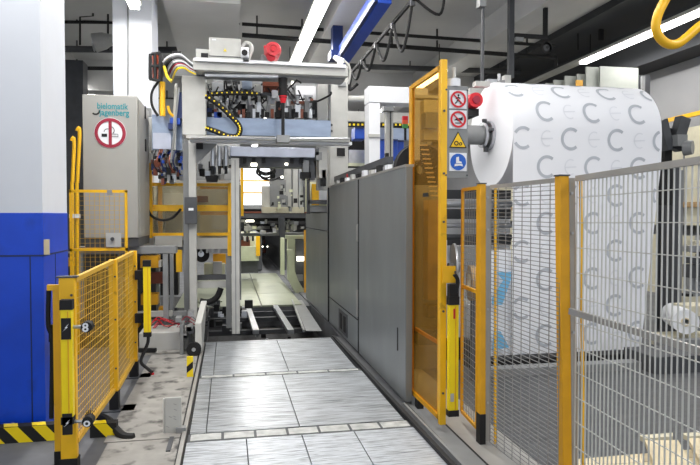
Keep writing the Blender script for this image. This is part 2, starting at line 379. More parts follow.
# steel beam
bm = t.part('steel_beam', 'bsteel', bev=.006); bm.rect(206, 118.5, 331, 136, GY+.25, .3)
t.part('steel_beam', 'bsteel').rect(152, 115, 182, 150, GY+.2, .35); t.part('cover_plate', 'lav').rect(153, 133, 171, 149, GY+.17, .02)
t.part('carriage_beam', 'lav', bev=.008).rect(230, 147, 315, 157, GY+.25, .3); t.part('carriage_underside', 'dgrey').rect(228, 157, 314, 167, GY+.35, .3)
for px in (236, 243, 252, 262, 290, 300): t.parts[-1].sub('bracket', 'black').rect(px, 158, px+3.5, 163, GY+.30, .06)
t.part('work_light', 'glow', 'small lit work light').rect(251, 163, 257, 166, GY+.28, .03)
t.part('work_light', 'glow', 'small lit work light').rect(285, 163, 288, 165, GY+.28, .03)
# tooling row
YT = GY+.3
t.part('back_panel', 'mgrey', 'pale panel behind the grippers').rect(213, 78, 318, 117, GY+1.0, .05)
t.part('back_panel', 'white').rect(296, 86, 318, 102, GY+.8, .05)
random.seed(11)
for k in range(11):
    px = 209+k*9.6; w = random.uniform(4, 6)
    g = t.part('gripper', ['dgrey', 'steel', 'mgrey', 'black'][k % 4]); g.rect(px, 103+random.uniform(-2, 3), px+w, 118, YT, .14)
    g.sub('jaw', ['copper', 'steel', 'black'][k % 3]).rect(px+w, 109, px+w+3, 118, YT-.03, .07)
    g.sub('clamp', 'black').rect(px-1.5, 112, px+w*.6, 117, YT-.05, .06)
    c = P(px+2, 96, YT+.05); g.sub('cylinder', 'steel').tube([c, c-V((0, 0, .15))], .022, 8)
for k, (x0, y0, x1, y1, m) in enumerate([(212, 82, 224, 92, 'white'), (226, 86, 238, 89, 'black'), (242, 81, 252, 89, 'bsteel'), (243, 89, 250, 93, 'dgrey'), (254, 84, 261, 92, 'lgrey'), (263, 80, 279, 86, 'copper'), (263, 86, 280, 92, 'copper'), (265, 87, 268, 93, 'white'), (272, 90, 278, 98, 'white'), (262, 93, 281, 96, 'dgrey'),
        (222, 98, 238, 101, 'white'), (207, 93, 300, 96, 'dgrey'), (236, 96, 262, 99, 'black'), (224, 79, 240, 82, 'dgrey'), (247, 100, 252, 118, 'steel'), (242, 104, 246, 118, 'black'), (291, 101, 305, 104, 'copper'), (305, 97, 312, 119, 'white'), (304, 95, 313, 97, 'steel'), (318, 96, 322, 103, 'dgrey'), (313, 100, 317, 117, 'black'), (255, 99, 262, 103, 'black'), (268, 99, 275, 104, 'steel')]):
    t.part('valve_block', M and m).rect(x0, y0, x1, y1, YT+.05+(k % 4)*.06, .12)
random.seed(5)
for k in range(34):
    x = 208+random.random()*(92 if k%3 else 30); y = 80+random.random()*14; x2 = x+random.uniform(8, 24)*random.choice((-1, 1)); x2 = min(max(x2, 207), 316)
    y2 = random.uniform(84, 110); d = YT-.05+random.random()*.3
    t.part('hose', random.choice(['black', 'black', 'dgrey', 'mgrey'])).tube(arc_path([P(x, y, d), P((x+x2)/2+random.uniform(-4, 4), max(y, y2)+random.uniform(-2, 8), d+.03), P(x2, y2, d)], 6), .011, 6)
for k in range(40):
    px = random.uniform(207, 316); y = random.uniform(94, 116)
    t.part('connector', random.choice(['black', 'dgrey', 'black', 'steel', 'mgrey', 'copper', 'white'])).rect(px, y, px+random.uniform(1.2, 4), y+random.uniform(1.2, 5), YT-.1+random.random()*.2, .05)
# blue motors low left of tool row
t.part('servo_motor', 'blue').rect(214, 112, 221, 118, YT-.05, .15)
t.part('servo_motor', 'dblue').rect(207, 108, 212, 118, YT-.02, .15)
# red black suspended tool
q = t.part('spindle', 'black', 'black spindle with a red collar'); q.tube([P(283, 78, GY-.1), P(283, 98, GY-.1)], [.06, .05], 12); q.tube([P(283, 100, GY-.1), P(283, 139, GY-.1)], .022, 10)
q.sub('collar', 'signred').tube([P(283, 96, GY-.1), P(283.2, 103, GY-.1)], [.055, .03], 12)
for s_ in ((-1, 5), (1, 6), (2, 12)):
    q.sub('lever', 'black').tube([P(285, 92, GY-.12), P(285+s_[0]*6, 92-s_[1], GY-.15), P(285+s_[0]*8, 95-s_[1], GY-.1)], .012, 6)
q.sub('lamp', 'glow').rect(291.5, 81, 293.5, 84, GY-.12, .03)
# horizontal cable from post
t.part('cable', 'black').tube(arc_path([P(310, 102, GY+.2), P(318, 101, GY+.1), P(330, 95, GY), P(331, 92, GY)], 6), .014, 6)
# energy chain with yellow dots
path = arc_path([P(206, 96, GY-.05), P(219, 105, GY-.05), P(230, 115, GY-.05), P(238, 124, GY-.05), P(240, 130, GY-.05), P(237, 136, GY-.05), P(228, 136, GY-.05), P(215, 131, GY-.05), P(206, 128, GY-.05)], 6)
q = t.part('cable_chain', 'black', 'black cable chain with yellow dots'); q.tube(path, .035, 6)
for i in range(0, len(path), 2):
    c = path[i]; q.sub('dot', 'lemon').box(c.x-.009, c.y-.045, c.z-.009, c.x+.009, c.y-.03, c.z+.009)
path = [P(x, 93.5+.6*math.sin(x*.1), GY-.02) for x in range(212, 262, 5)]
q = t.part('cable_chain', 'black', 'straight black cable chain with yellow dots'); q.tube(path, .03, 6)
for c in path: q.sub('dot', 'lemon').box(c.x-.009, c.y-.04, c.z-.009, c.x+.009, c.y-.028, c.z+.009)
# right leg fittings
q = t.part('joint_plate', 'mgrey'); q.rect(338, 82, 346, 86, GY+1.06, .04)
for y in (125, 131): t.part('bolt', 'dgrey').disc(P(331.5, y, GY+1.09), X_, -Z_, .02, .01, 8)
# under-rail tool cluster
random.seed(21)
for k in range(22):
    px = random.uniform(197, 232); y = random.uniform(147, 176) if px > 205 else random.uniform(160, 176); w = random.uniform(3, 7); h = random.uniform(3, 9)
    t.part('tool_block', random.choice(['dgrey', 'mgrey', 'black', 'lgrey', 'steel'])).rect(px, y, px+w, min(y+h, 180), GY+.2+random.random()*.3, .1)
for px in (213, 219.5, 226):
    q = t.part('air_cylinder', 'steel'); q.tube([P(px, 146, GY+.1), P(px, 166, GY+.1)], .035, 10); q.sub('rod', 'black').tube([P(px, 166, GY+.1), P(px, 174, GY+.1)], .02, 8)
t.part('suction_foot', 'black').tube([P(212, 176, GY+.1), P(212, 182, GY+.1)], [.09, .07], 12)
# right-hand tool cluster near inner post
for k, (x0, y0, x1, y1, m) in enumerate([(313, 148, 319, 155, 'dgrey'), (316, 152, 322, 160, 'mgrey'), (303, 160, 309, 172, 'mgrey'), (301, 172, 311, 178, 'black'), (319, 160, 327, 178, 'lgrey'), (310, 165, 315, 180, 'dgrey'), (322, 170, 326, 186, 'black')]):
    t.part('tool_block', m).rect(x0, y0, x1, y1, GY+.3, .15)
t.done()
# switch box on post
t = Thing('switch_box', 'dark grey switch box with a white tag on the left gantry post', 'box')
t.part('case', 'dgrey', bev=.006).rect(184.5, 197, 197, 224, GY-.1, .08); t.part('tag', 'white').rect(188.5, 208, 193.5, 210.5, GY-.11, .01); t.done()
# control box on top
t = Thing('junction_box', 'light grey electrical box with a yellow warning sticker on top of the gantry', 'box')
b = t.part('case', 'lgrey', bev=.006); b.rect(209, 38, 241, 58, GY-.25, .35); t.part('base', 'lgrey').rect(209, 56.5, 245, 63, GY-.28, .4)
t.part('sticker', 'lemon').prism([(-.02, -.018), (.02, -.018), (0, .02)], P(225, 50, GY-.255), X_, Z_, .003)
t.part('label_plate', 'white').rect(212, 38.8, 216, 40.2, GY-.256, .004); t.part('seam', 'dgrey').rect(209, 56.2, 241, 56.8, GY-.29, .02); t.done()
t = Thing('camera_unit', 'white box unit with a round black eye beside the grey electrical box', 'sensor')
t.part('housing', 'white', bev=.01).rect(241, 47, 249, 57, GY-.35, .25); t.part('eye', 'black').disc(P(244.5, 52.8, GY-.36), X_, -Z_, .036, -.02)
t.part('cable_loop', 'lgrey').tube(arc_path([P(242, 48, GY-.2), P(245, 43, GY-.2), P(250, 44, GY-.2), P(252, 50, GY-.2), P(249, 58, GY-.2), P(246, 66, GY-.2)], 6), .022, 8)
t.part('foot', 'mgrey').rect(243, 57, 249, 62, GY-.3, .15); t.done()
t = Thing('electric_motor', 'red electric motor with a round fan cover on top of the gantry beam', 'motor')
c = P(273, 50, GY-.3); t.part('body', 'red').tube([c+V((0, -.05, 0)), c+V((0, .0, 0)), c+V((0, .28, 0))], [.085, .105, .10], 24)
t.part('fan_cover', 'red').ring(c+V((0, -.06, 0)), X_, Z_, .05, .085, .01); t.part('hub', 'signred').disc(c+V((0, -.055, 0)), X_, Z_, .03, .02, 12)
t.part('flange', 'red').tube([P(264, 49.5, GY-.2), P(268, 49.5, GY-.2)], .05, 14); t.part('gear_head', 'red').tube([P(271, 57, GY-.33), P(271, 57, GY-.1)], .055, 16)
t.part('mount', 'mgrey').rect(261, 55, 272, 62, GY-.2, .25); t.done()
# beacon & hoses at top left
t = Thing('caged_warning_lamp', 'orange and red lamp in a black wire cage at the top left of the gantry', 'lamp')
t.part('lens', 'orange').rect(152.5, 55, 158.5, 78, GY-.1, .16); t.part('reflector', 'white').rect(150.5, 56, 153, 77, GY-.08, .15)
cg = t.part('cage', 'black')
for (a, b_) in (((151, 54), (160, 53)), ((151, 79), (160, 81)), ((150, 54), (150, 79)), ((160, 53), (160, 81)), ((150, 66), (160, 66)), ((155, 53), (155, 80))):
    cg.tube([P(*a, GY-.14), P(*b_, GY-.14)], .02, 6); 
for y in (54, 66, 80): cg.tube([P(150, y, GY-.14), P(150, y, GY+.1)], .012, 6)
t.part('back_plate', 'black').rect(158.5, 54, 162, 80, GY-.05, .15); t.done()
t = Thing('hose_bundle', 'bundle of white, grey and yellow hoses arching over the gantry corner', 'hoses')
for k in range(11):
    m = ['white', 'mgrey', 'dgrey', 'black', 'mgrey', 'white', 'dgrey', 'maroon', 'lgrey', 'mgrey', 'lemon'][k]; o = k*1.35
    t.part('hose', m).tube(arc_path([P(163+o*.6, 62+o*1.5, GY-.1+.03*k), P(170+o*.5, 56+o, GY-.2), P(180+o*.3, 54.5+o, GY-.22), P(190, 62+o*.7, GY-.2), P(196, 66+o*.6, GY-.2)], 6), .012, 7)
t.part('clip', 'lemon').tube(arc_path([P(164, 66, GY-.2), P(167, 76, GY-.2), P(171, 81, GY-.2)], 5), .018, 6)
t.part('bracket', 'mgrey').rect(163, 64, 200, 76, GY+.05, .1); t.part('fitting', 'black').rect(172, 51, 181, 56, GY+.1, .12)
t.part('hose', 'black').tube(arc_path([P(158, 82, GY), P(152, 92, GY), P(152, 105, GY), P(158, 116, GY)], 6), .016, 6); t.done()
t = Thing('yellow_pipe', 'yellow vertical pipe below the caged lamp', 'pipe')
t.part('pipe', 'yellow').tube([P(162.5, 82, GY-.03), P(162.5, 116, GY-.03)], .035, 10); t.part('elbow', 'yellow').tube(arc_path([P(168, 106, GY), P(170, 113, GY), P(174, 116, GY)], 5), .018, 8); t.done()
t = Thing('blue_drive', 'dark blue servo drive with hanging hoses left of the gantry post', 'motor')
t.part('motor', 'dblue').rect(175, 92, 182, 118, GY+.02, .2); t.part('motor', 'blue').rect(170, 118, 180, 124, GY, .15); t.part('gear', 'dblue').rect(168, 123, 174, 129, GY, .15)
t.part('rod', 'lgrey').tube([P(176, 84, GY), P(174, 150, GY)], .022, 8); t.part('rod', 'mgrey').tube([P(179, 88, GY-.04), P(171, 160, GY-.04)], .014, 6); t.done()
t = Thing('tool_cluster', 'tangle of small blue, black and copper fittings under the left beam end', 'fittings')
random.seed(31)
for k in range(95):
    px = random.uniform(151, 181); y = random.uniform(147, 180)
    t.part('fitting', random.choice(['dblue', 'black', 'mgrey', 'steel', 'copper', 'dgrey', 'black', 'blue', 'mgrey'])).rect(px, y, px+random.uniform(1.5, 5), y+random.uniform(2, 7), GY+.15+random.random()*.25, .08)
for k in range(6):
    px = 156+k*4; t.part('hose', ['black', 'copper', 'dblue'][k % 3]).tube(arc_path([P(px, 150, GY+.1), P(px-3, 162, GY+.05), P(px+2, 172, GY+.1)], 5), .009, 6)
t.done()
# steel cabinet slab left: white box behind (x140-157)
t = Thing('yellow_guard', 'yellow framed machine guard with two rows of clear windows behind the gantry post', 'guard')
YG = 8.75
def frame(th, x0, y0, x1, y1, Y, w, m='yellow', d=.06, name='frame_bar'):
    q = th.part(name, m); q.rect(x0, y0, x1, y0+w, Y, d); q.rect(x0, y1-w, x1, y1, Y, d); q.rect(x0, y0, x0+w, y1, Y, d); q.rect(x1-w, y0, x1, y1, Y, d)
frame(t, 147, 183, 231, 208, YG, 3); frame(t, 147, 208, 231, 236, YG, 3.2)
t.part('upright', 'yellow').rect(148.5, 163, 152, 238, YG-.05, .07); t.part('upright', 'yellow').rect(158, 183, 162, 236, YG+.3, .07); t.part('upright', 'yellow').rect(228, 183, 231.5, 256, YG-.05, .07)
t.part('inner_frame', 'amberframe').rect(152, 205, 228, 207, YG+.25, .05); t.part('inner_frame', 'amberframe').rect(200, 187, 228, 189, YG+.3, .05); t.part('inner_frame', 'amberframe').rect(200, 212, 228, 215, YG+.3, .05)
t.part('window_sheet', 'clear').rect(150, 186, 229, 206, YG+.02, .006); t.part('window_sheet', 'clear').rect(150, 211, 229, 234, YG+.02, .006); t.done()
t = Thing('machine_core', 'pale machine blocks seen through the clear windows of the yellow guard', 'machine')
for k, (x0, y0, x1, y1, m) in enumerate([(160, 180, 232, 240, 'lgrey'), (164, 193, 186, 205, 'white'), (196, 196, 208, 202, 'copper'), (214, 190, 227, 204, 'lgrey'), (200, 212, 222, 232, 'beige'), (212, 216, 228, 229, 'lgrey'), (165, 212, 182, 236, 'mgrey'), (156, 216, 164, 226, 'steel')]):
    t.part('block', m).rect(x0, y0, x1, y1, YG+.9-.06*k, .3)
t.done()
t = Thing('looping_cable', 'black cable looping in front of the yellow guard', 'cable')
t.part('cable', 'black').tube(arc_path([P(147, 184, YG-.1), P(146.5, 200, YG-.1), P(150, 214, YG-.1), P(160, 220, YG-.1), P(172, 218, YG-.1), P(181, 209, YG-.1)], 8), .018, 7); t.done()

# lower frame structure
t = Thing('support_table', 'grey steel frame table under the yellow guard, left of the gantry foot', 'frame')
YF = 7.75
t.part('top_beam', 'mgrey', bev=.004).rect(76, 246.5, 176, 254, YF, .25); t.part('leg', 'mgrey').rect(163, 254, 168, 322, YF, .08); t.part('leg', 'mgrey').rect(170, 254, 173.5, 318, YF+.5, .08); t.part('leg', 'mgrey').rect(78, 254, 83, 318, YF, .08); t.part('leg', 'mgrey').rect(118, 254, 122, 318, YF+.5, .08)
t.part('side_beam', 'lgrey').rect(155, 236, 182, 247, YF+.9, .1); t.part('foot_beam', 'mgrey').rect(150, 312, 186, 316, YF+.3, .1); t.part('crossbeam', 'lgrey').rect(126, 312, 172, 317, YF+.2, .1); t.done()
t = Thing('drive_unit', 'grey crossbeams and white apron between the gantry posts near the floor', 'frame')
t.part('apron', 'lgrey').rect(196, 238, 228, 249, GY+.35, .08); t.part('beam', 'lgrey').rect(196, 281.5, 226, 288, GY+.2, .1); t.part('beam', 'dgrey').rect(196, 275, 226, 280, GY+.3, .1)
for x in (200, 206, 212, 218): t.part('nozzle', 'mgrey').rect(x, 249, x+2, 253, GY+.35, .05)
q = t.part('drive_disc', 'black'); q.tube([P(202, 255, GY+.5), P(202, 255, GY+.6)], .1, 20); q.sub('hub', 'steel').tube([P(201, 254, GY+.48), P(201, 254, GY+.5)], .04, 14)
t.part('carton', 'cream').rect(204, 264, 225, 275, GY+.9, .3); t.part('carton', 'lgrey').rect(213, 262, 222, 275, GY+.7, .1); t.part('bar', 'amberframe').rect(213, 254, 228, 264, GY+1.1, .1)
t.part('cable_chain', 'black').tube(arc_path([P(221, 288, GY+.2), P(217, 297, GY+.2), P(209, 302, GY+.2), P(200, 301, GY+.2)], 6), .04, 8)
t.part('pale_plate', 'farplate').box(P(196, 290, GY+1).x, GY+1.2, .3, P(222, 290, GY+1).x, GY+2.2, .32)
t.part('yellow_link', 'yellow').rect(176, 250, 182, 272, GY+.2, .06)
random.seed(41)
for k in range(46):
    px = random.uniform(172, 245); y = random.uniform(300, 330); 
    t.part('fitting', random.choice(['dgrey', 'black', 'mgrey', 'steel', 'black', 'dgrey'])).rect(px, y, px+random.uniform(2, 8), y+random.uniform(2, 8), GY+.15+random.random()*.9, .08)
t.done()
t = Thing('aluminium_post', 'tall grey aluminium profile post at the left of the aisle opening', 'post')
t.part('profile', 'lgrey', bev=.003).rect(231.5, 158, 239.5, 334, GY-.1, .12); t.parts[-1].sub('slot', 'mgrey').rect(235, 160, 236, 334, GY-.103, .01); t.done()
t = Thing('aluminium_post', 'shorter darker grey post with a yellow top just left of the tall aluminium post', 'post')
t.part('profile', 'mgrey').rect(226, 254, 231.5, 328, GY+.1, .1); t.part('yellow_end', 'yellow').rect(227.5, 232, 231.5, 256, GY+.08, .08); t.done()
t = Thing('aluminium_post', 'short grey post with a rounded top further back beside the tall aluminium post', 'post')
t.part('profile', 'mgrey').rect(233, 185, 241, 300, GY+1.0, .12); t.done()

# ================================================================ CABINET left
CY = 7.6
t = Thing('control_cabinet', 'tall grey control cabinet with a no smoking sign behind the yellow gate', 'cabinet')
a = P(82, 95, CY); b = P(137, 95, CY); z0 = P(110, 238, CY).z; z1 = P(110, 95, CY).z
t.part('body', 'cabgrey', bev=.008).box(a.x, CY, z0, b.x, CY+1.08, z1)
t.part('plinth', 'dgrey').box(a.x+.01, CY+.02, P(110, 247, CY).z, b.x-.0, CY+1.05, z0)
t.part('door_panel', 'cabgrey').box(b.x, CY+.1, z0+.03, b.x+.008, CY+1.0, z1-.03)
for y in (112, 145): t.parts[-1].sub('hinge', 'black').box(b.x+.008, CY+.6, P(140, y+6, CY+.6).z, b.x+.02, CY+.66, P(140, y-6, CY+.6).z)
s = .0122
g = t.part('logo', 'teal', 'teal two line logo'); o = P(97, 108.5, CY-.003)
g.text('bielomatik', .098, o, X_*.82, Z_, .002, .0015); o = P(99.5, 115, CY-.003); g.text('jagenberg', .098, o, X_*.86, Z_, .002, .0015)
lo = P(98, 108.6, CY-.004); g.sub('swoosh', 'black').ring(P(95.5, 110.5, CY-.003), X_, Z_, .034, .052, -.002, 20, -2.4, .1)
c = P(110.3, 133, CY-.004)
sg = t.part('no_smoking_sign', 'white', 'round no smoking sign'); sg.disc(c, X_, Z_, .176, -.004, 40)
sg.sub('red_ring', 'maroon').ring(c+V((0, -.001, 0)), X_, Z_, .135, .172, .004, 40)
sg.sub('cigarette', 'black').box(c.x-.095, c.y-.006, c.z-.045, c.x-.035, c.y-.001, c.z-.01)
pw = sg.sub('cigarette_outline', 'dgrey'); pw.box(c.x+.01, c.y-.005, c.z-.043, c.x+.085, c.y-.001, c.z-.038); pw.box(c.x+.01, c.y-.005, c.z-.014, c.x+.085, c.y-.001, c.z-.009); pw.box(c.x+.082, c.y-.005, c.z-.043, c.x+.087, c.y-.001, c.z-.009)
pw.ring(c+V((.0, -.002, .03)), X_, Z_, .04, .048, .003, 16, -.9, 1.3); pw.ring(c+V((-.03, -.002, .01)), X_, Z_, .033, .04, .003, 16, 1.2, 3.1)
sg.sub('red_bar', 'maroon').box(c.x-.017, c.y-.009, c.z-.15, c.x+.017, c.y-.002, c.z+.15)
t.done()
t = Thing('sloped_cover', 'grey sloping metal cover between the cabinet and the second white column', 'panel')
t.part('cover', 'mgrey').rect(141, 108, 151, 116, 8.95, .1); t.part('cover', 'lgrey').rect(141, 118, 152, 200, 8.9, .2); t.done()
# yellow mesh screen
def meshgrid(q, f, u0, u1, v0, v1, du, dv, r, ru=None):
    u = u0
    while u <= u1+1e-6:
        q.bar(f(u, v0), f(u, v1), r, r, (0.3, 0.9, .1)); u += du
    v = v0
    while v <= v1+1e-6:
        q.bar(f(u0, v), f(u1, v), ru or r, ru or r); v += dv
t = Thing('mesh_screen', 'yellow framed wire mesh screen in front of the grey cabinet', 'screen')
MY = 7.0; a = P(69, 190, MY); b = P(127, 190, MY)
zt = a.z; zb = P(70, 249, MY).z
q = t.part('frame', 'yellow'); 
for z in (zt, zb): q.box(a.x, MY, z-.025, b.x, MY+.03, z+.005)
q.box(b.x-.025, MY, .05, b.x, MY+.03, zt); q.box(a.x, MY, .05, a.x+.025, MY+.03, zt)
meshgrid(t.part('wire_mesh', 'meshy'), lambda u, v: V((u, MY+.015, v)), a.x, b.x, .3, zt, .05, .05, .003)
t.part('lock_plate', 'lgrey').rect(106, 233, 121, 247, MY-.02, .02); t.parts[-1].sub('key_switch', 'dgrey').disc(P(112.5, 239, MY-.03), X_, -Z_, .02, -.02, 12)
t.part('latch', 'mgrey').rect(107, 190, 112, 195, MY-.01, .02); t.done()
for k, (x0, y0, x1, y1, lab) in enumerate([(72, 250, 74, 138, 'nearer'), (77, 250, 79.5, 128, 'further')]):
    t = Thing('ladder_rail', 'yellow bent handrail rising beside the blue column, the %s of two' % lab, 'handrail', 'handrails by the column')
    Yk = 7.3+.25*k
    t.part('rail', 'yellow').tube(arc_path([V((P(x0, y0, Yk).x, Yk, 0)), P(x0, 200, Yk), P(x0+.5, 180, Yk), P(x1, y1+10, Yk), P(x1-.5, y1, Yk), P(x1-2.5, y1+3, Yk)], 6), .02, 8)
    t.part('label_band', 'white').rect(x0-3, 214, x0+3, 218, Yk-.05, .02); t.done()
random.seed(3)
t = Thing('hydraulic_unit', 'dark machinery in shadow under the cabinet platform', 'machine')
t.part('body', 'dgrey').box(-2.9, 8.6, 0, -.95, 9.1, 1.1)
for k in range(26):
    x = random.uniform(-2.4, -.9); z = random.uniform(.05, .95); s = random.uniform(.05, .16)
    t.part('fitting', random.choice(['mgrey', 'black', 'lgrey', 'copper', 'amberframe', 'dgrey'])).box(x, 8.3+random.random()*.3, z, x+s*1.5, 8.6, z+s)
t.done()
# ================================================================ LEFT GATE
t = Thing('mesh_gate', 'waist high yellow mesh gate with three posts on the left of the aisle', 'gate')
gp = [(66.5, 278, 4.12), (112.5, 259.5, 5.3), (132.5, 251, 6.35)]
pts = [P(x, y, Y) for x, y, Y in gp]
ws = (.095, .062, .072)
for i, (p, w) in enumerate(zip(pts, ws)):
    q = t.part('post', 'yellow', bev=.003); q.box(p.x-w/2, p.y, .09 if i else .05, p.x+w/2, p.y+.05, p.z)
    f = q.sub('foot', 'black'); f.box(p.x-w/2-.005, p.y-.01, 0, p.x+w/2+.005, p.y+.07, .16 if i else .07)
    if i: q.sub('base_plate', 'dgrey').box(p.x-.16, p.y-.05, 0, p.x+.16, p.y+.12, .012)
    for z in (.35, .75, 1.1): q.sub('bolt', 'dgrey').disc(V((p.x+w*.3, p.y-.004, z)), X_, -Z_, .008, -.006, 8)
q = t.part('cap', 'dgrey'); p = pts[0]; q.box(p.x-.06, p.y-.002, p.z, p.x+.06, p.y+.06, p.z+.01)
for i in (0, 1):
    a, b = pts[i]+V((ws[i]/2-.01, .03, -.015)), pts[i+1]+V((-.0, .03, -.015))
    zb = .17; q = t.part('rail', 'meshy'); q.bar(a, b, .028, .03); q.bar(V((a.x, a.y, zb)), V((b.x, b.y, zb)), .028, .03)
    d = V((b.x-a.x, b.y-a.y, 0)); n = d.length
    meshgrid(t.part('wire_mesh', 'meshy'), lambda u, v: V((a.x, a.y, 0))+d*u+V((0, 0, v)), 0, 1, zb, a.z, .05/n, .05, .0032)
p = pts[0]
t.part('second_post', 'yellow').box(p.x-.098, p.y+.06, .0, p.x-.045, p.y+.11, p.z-.05); q = t.part('hook', 'yellow'); q.bar(p+V((-.13, .07, -.065)), p+V((-.04, .07, -.065)), .03, .035); q.sub('boot', 'black').box(p.x-.1, p.y+.055, 0, p.x-.043, p.y+.115, .1)
t.part('hanging_cable', 'black').tube(arc_path([p+V((-.125, .08, -.08)), p+V((-.13, .08, -.3)), p+V((-.11, .08, -.42)), p+V((-.12, .08, -.9))], 6), .014, 7)
t.part('side_box', 'black').box(p.x-.14, p.y+.12, p.z-.42, p.x-.10, p.y+.15, p.z-.31)
t.done()
def curtain(name, label, x, y, z0, z1, w, extra=None, face=-1):
    t = Thing(name, label, 'safety sensor', 'yellow light curtain bars')
    b = t.part('bar', 'lemon', bev=.003); b.box(x-w/2, y-.05, z0+.04, x+w/2, y, z1-.05)
    t.part('end_cap', 'black').box(x-w/2-.003, y-.055, z1-.06, x+w/2+.003, y+.003, z1); t.part('end_cap', 'black').box(x-w/2-.003, y-.055, z0, x+w/2+.003, y+.003, z0+.045)
    t.part('lens_strip', 'amberframe').box(x+w*.12, y-.053, z0+.05, x+w*.2, y-.05, z1-.07)
    if extra: extra(t, b)
    t.done()
def ex1(t, b):
    x, y, z1 = X1, 4.06, Z1
    for z in (z1-.17, .3+.03):
        k = t.part('indicator', 'black'); k.box(x-.028, y-.055, z-.07, x+.028, y-.04, z+.06)
        k.sub('arrow', 'white').prism([(-.018, -.02), (.0, .0), (-.008, .0), (.016, .026), (.004, .006), (.012, .006)], V((x, y-.056, z)), X_, Z_, .002)
        c = V((x+.115, y-.03, z)); kn = t.part('connector', 'black'); kn.tube([c+V((0, -.02, 0)), c+V((0, .05, 0))], .033, 18)
        kn.sub('mark', 'white').text('8' if z > .6 else 'o', .075, c+V((-.024, -.0215, -.026)), X_, Z_, .001, .002)
        t.part('arm', 'steel').tube([V((x+.03, y-.02, z)), c], .012, 8)
X1 = P(68, 310, 4.06).x; Z1 = P(67, 299, 4.06).z
curtain('light_curtain', 'yellow light curtain bar with round knobs on the nearest post of the left gate', X1, 4.06, P(67, 422, 4.06).z, Z1, .066, ex1)
x2 = P(147.5, 300, 6.3).x
def ex2(t, b):
    for yy in (275, 318):
        c = P(139, yy, 6.33); t.part('bracket', 'black').box(c.x-.035, c.y-.03, c.z-.045, x2-.03, c.y+.03, c.z+.045)
    t.part('cable', 'black').tube(arc_path([P(148, 331, 6.27), P(148, 342, 6.27), P(144, 352, 6.25), P(141, 362, 6.2), P(148, 369, 6.15), P(152, 372, 6.1)], 6), .016, 8)
    t.part('cable_end', 'signred').tube([G(149, 370, .02), G(153, 374, .02)], .014, 7)
curtain('light_curtain', 'yellow light curtain bar cabled to the floor beside the farthest left gate post', x2, 6.3, P(147, 336, 6.3).z, P(147, 260, 6.3).z, .066, ex2)

# striped kerb boards
def stripes(label, p0, p1, h, n, lean=1, yoff=0):
    t = Thing('striped_kerb', label, 'barrier', 'black and yellow kerbs'); d = p1-p0; L_ = d.length; u = d.normalized()
    t.part('board', 'black').bar(p0+Z_*h/2, p1+Z_*h/2, .08, h)
    nrm = V((u.y, -u.x, 0)); nrm = nrm if nrm.y < 0 else -nrm
    w = L_/n/2
    for k in range(n):
        s0 = (k+.3)*L_/n
        t.part('stripe', 'lemon').prism([(s0+h*.55, .002), (s0+w+h*.55, .002), (s0+w-h*.3, h-.002), (s0-h*.3, h-.002)], p0+nrm*.041, u, Z_, .003)
        t.part('stripe', 'lemon').prism([(s0-h*.3, 0), (s0+w-h*.3, 0), (s0+w-h*.5, .07), (s0-h*.5, .07)], p0+nrm*.038+Z_*(h+.001), u, -nrm, .002)
    t.done()
stripes('black and yellow striped kerb on the floor in front of the blue column', V((-2.3, 4.72, 0)), V((-1.2, 4.72, 0)), .115, 6)
stripes('short black and yellow striped kerb just behind the mesh gate', V((-.98, 4.72, 0)), V((-.80, 4.72, 0)), .10, 1)
t, q = single('floor_hose', 'black', 'black rubber hose ending on the floor beside the striped kerb', 'hose')
q.tube(arc_path([V((-1.05, 4.95, .1)), V((-.9, 4.85, .08)), V((-.82, 4.72, .05)), V((-.74, 4.62, .02)), V((-.66, 4.6, .015))], 6), [.03]*24+[.008], 8); t.done()

# small yellow-black marker, white plate, kerb block, roller arm
t = Thing('marker_post', 'small yellow and black striped marker post at the edge of the deck', 'marker')
a = G(190, 378); q = t.part('post', 'lemon'); q.box(a.x-.03, a.y, 0, a.x+.03, a.y+.03, .21)
q.sub('band', 'black').prism([(-.03, .05), (.03, .10), (.03, .165), (-.03, .115)], V((a.x, a.y-.002, 0)), X_, Z_, .002); t.done()
t = Thing('bent_plate', 'upright scuffed white metal plate on a bent foot beside the deck', 'plate')
a = G(164, 437); b = G(181, 437)
q = t.part('plate', 'lgrey', bev=.008); q.box(a.x, a.y+.05, .0, b.x, a.y+.065, .27); q.box(a.x-.012, a.y+.045, .0, a.x, a.y+.075, .265)
for k in range(6):
    x = random.uniform(a.x+.01, b.x-.03); z = random.uniform(.05, .23); q.sub('scuff', 'mgrey').bar((x, a.y+.049, z), (x+.02, a.y+.049, z-.01), .002, .003)
t.part('foot', 'dgrey').bar(G(172, 438, .01), G(168, 452, .01), .03, .02); t.part('shoe', 'mgrey').box(b.x-.04, a.y+.02, .012, b.x+.03, a.y+.08, .05); t.done()
t = Thing('concrete_kerb', 'low pale concrete kerb block with red wires lying on top', 'kerb')
a = G(139, 354); b = G(188, 354); t.part('block', 'lgrey', bev=.01).box(a.x, a.y, 0, b.x, a.y+.5, .24); t.part('ledge', 'strip').box(a.x, a.y-.12, 0, b.x, a.y, .03)
t.part('socket', 'black').bar(G(134, 350, .06), G(156, 350, .06), .05, .04); t.part('riser', 'mgrey').box(b.x, a.y, 0, b.x+.04, a.y+.3, .3); t.done()
t = Thing('loose_wires', 'tangle of thin red and pink wires on the pale concrete kerb', 'wires')
random.seed(13)
for k in range(9):
    x = random.uniform(a.x, a.x+.5); y = a.y+.25; t.part('wire', ['signred', 'maroon', 'dgrey'][k % 3]).tube(arc_path([V((x, y, .25)), V((x+.1, y+.05, .30+.08*random.random())), V((x+.2, y-.05, .26+.1*random.random())), V((x+.3, y+.05, .27))], 6), .006, 5)
t.done()
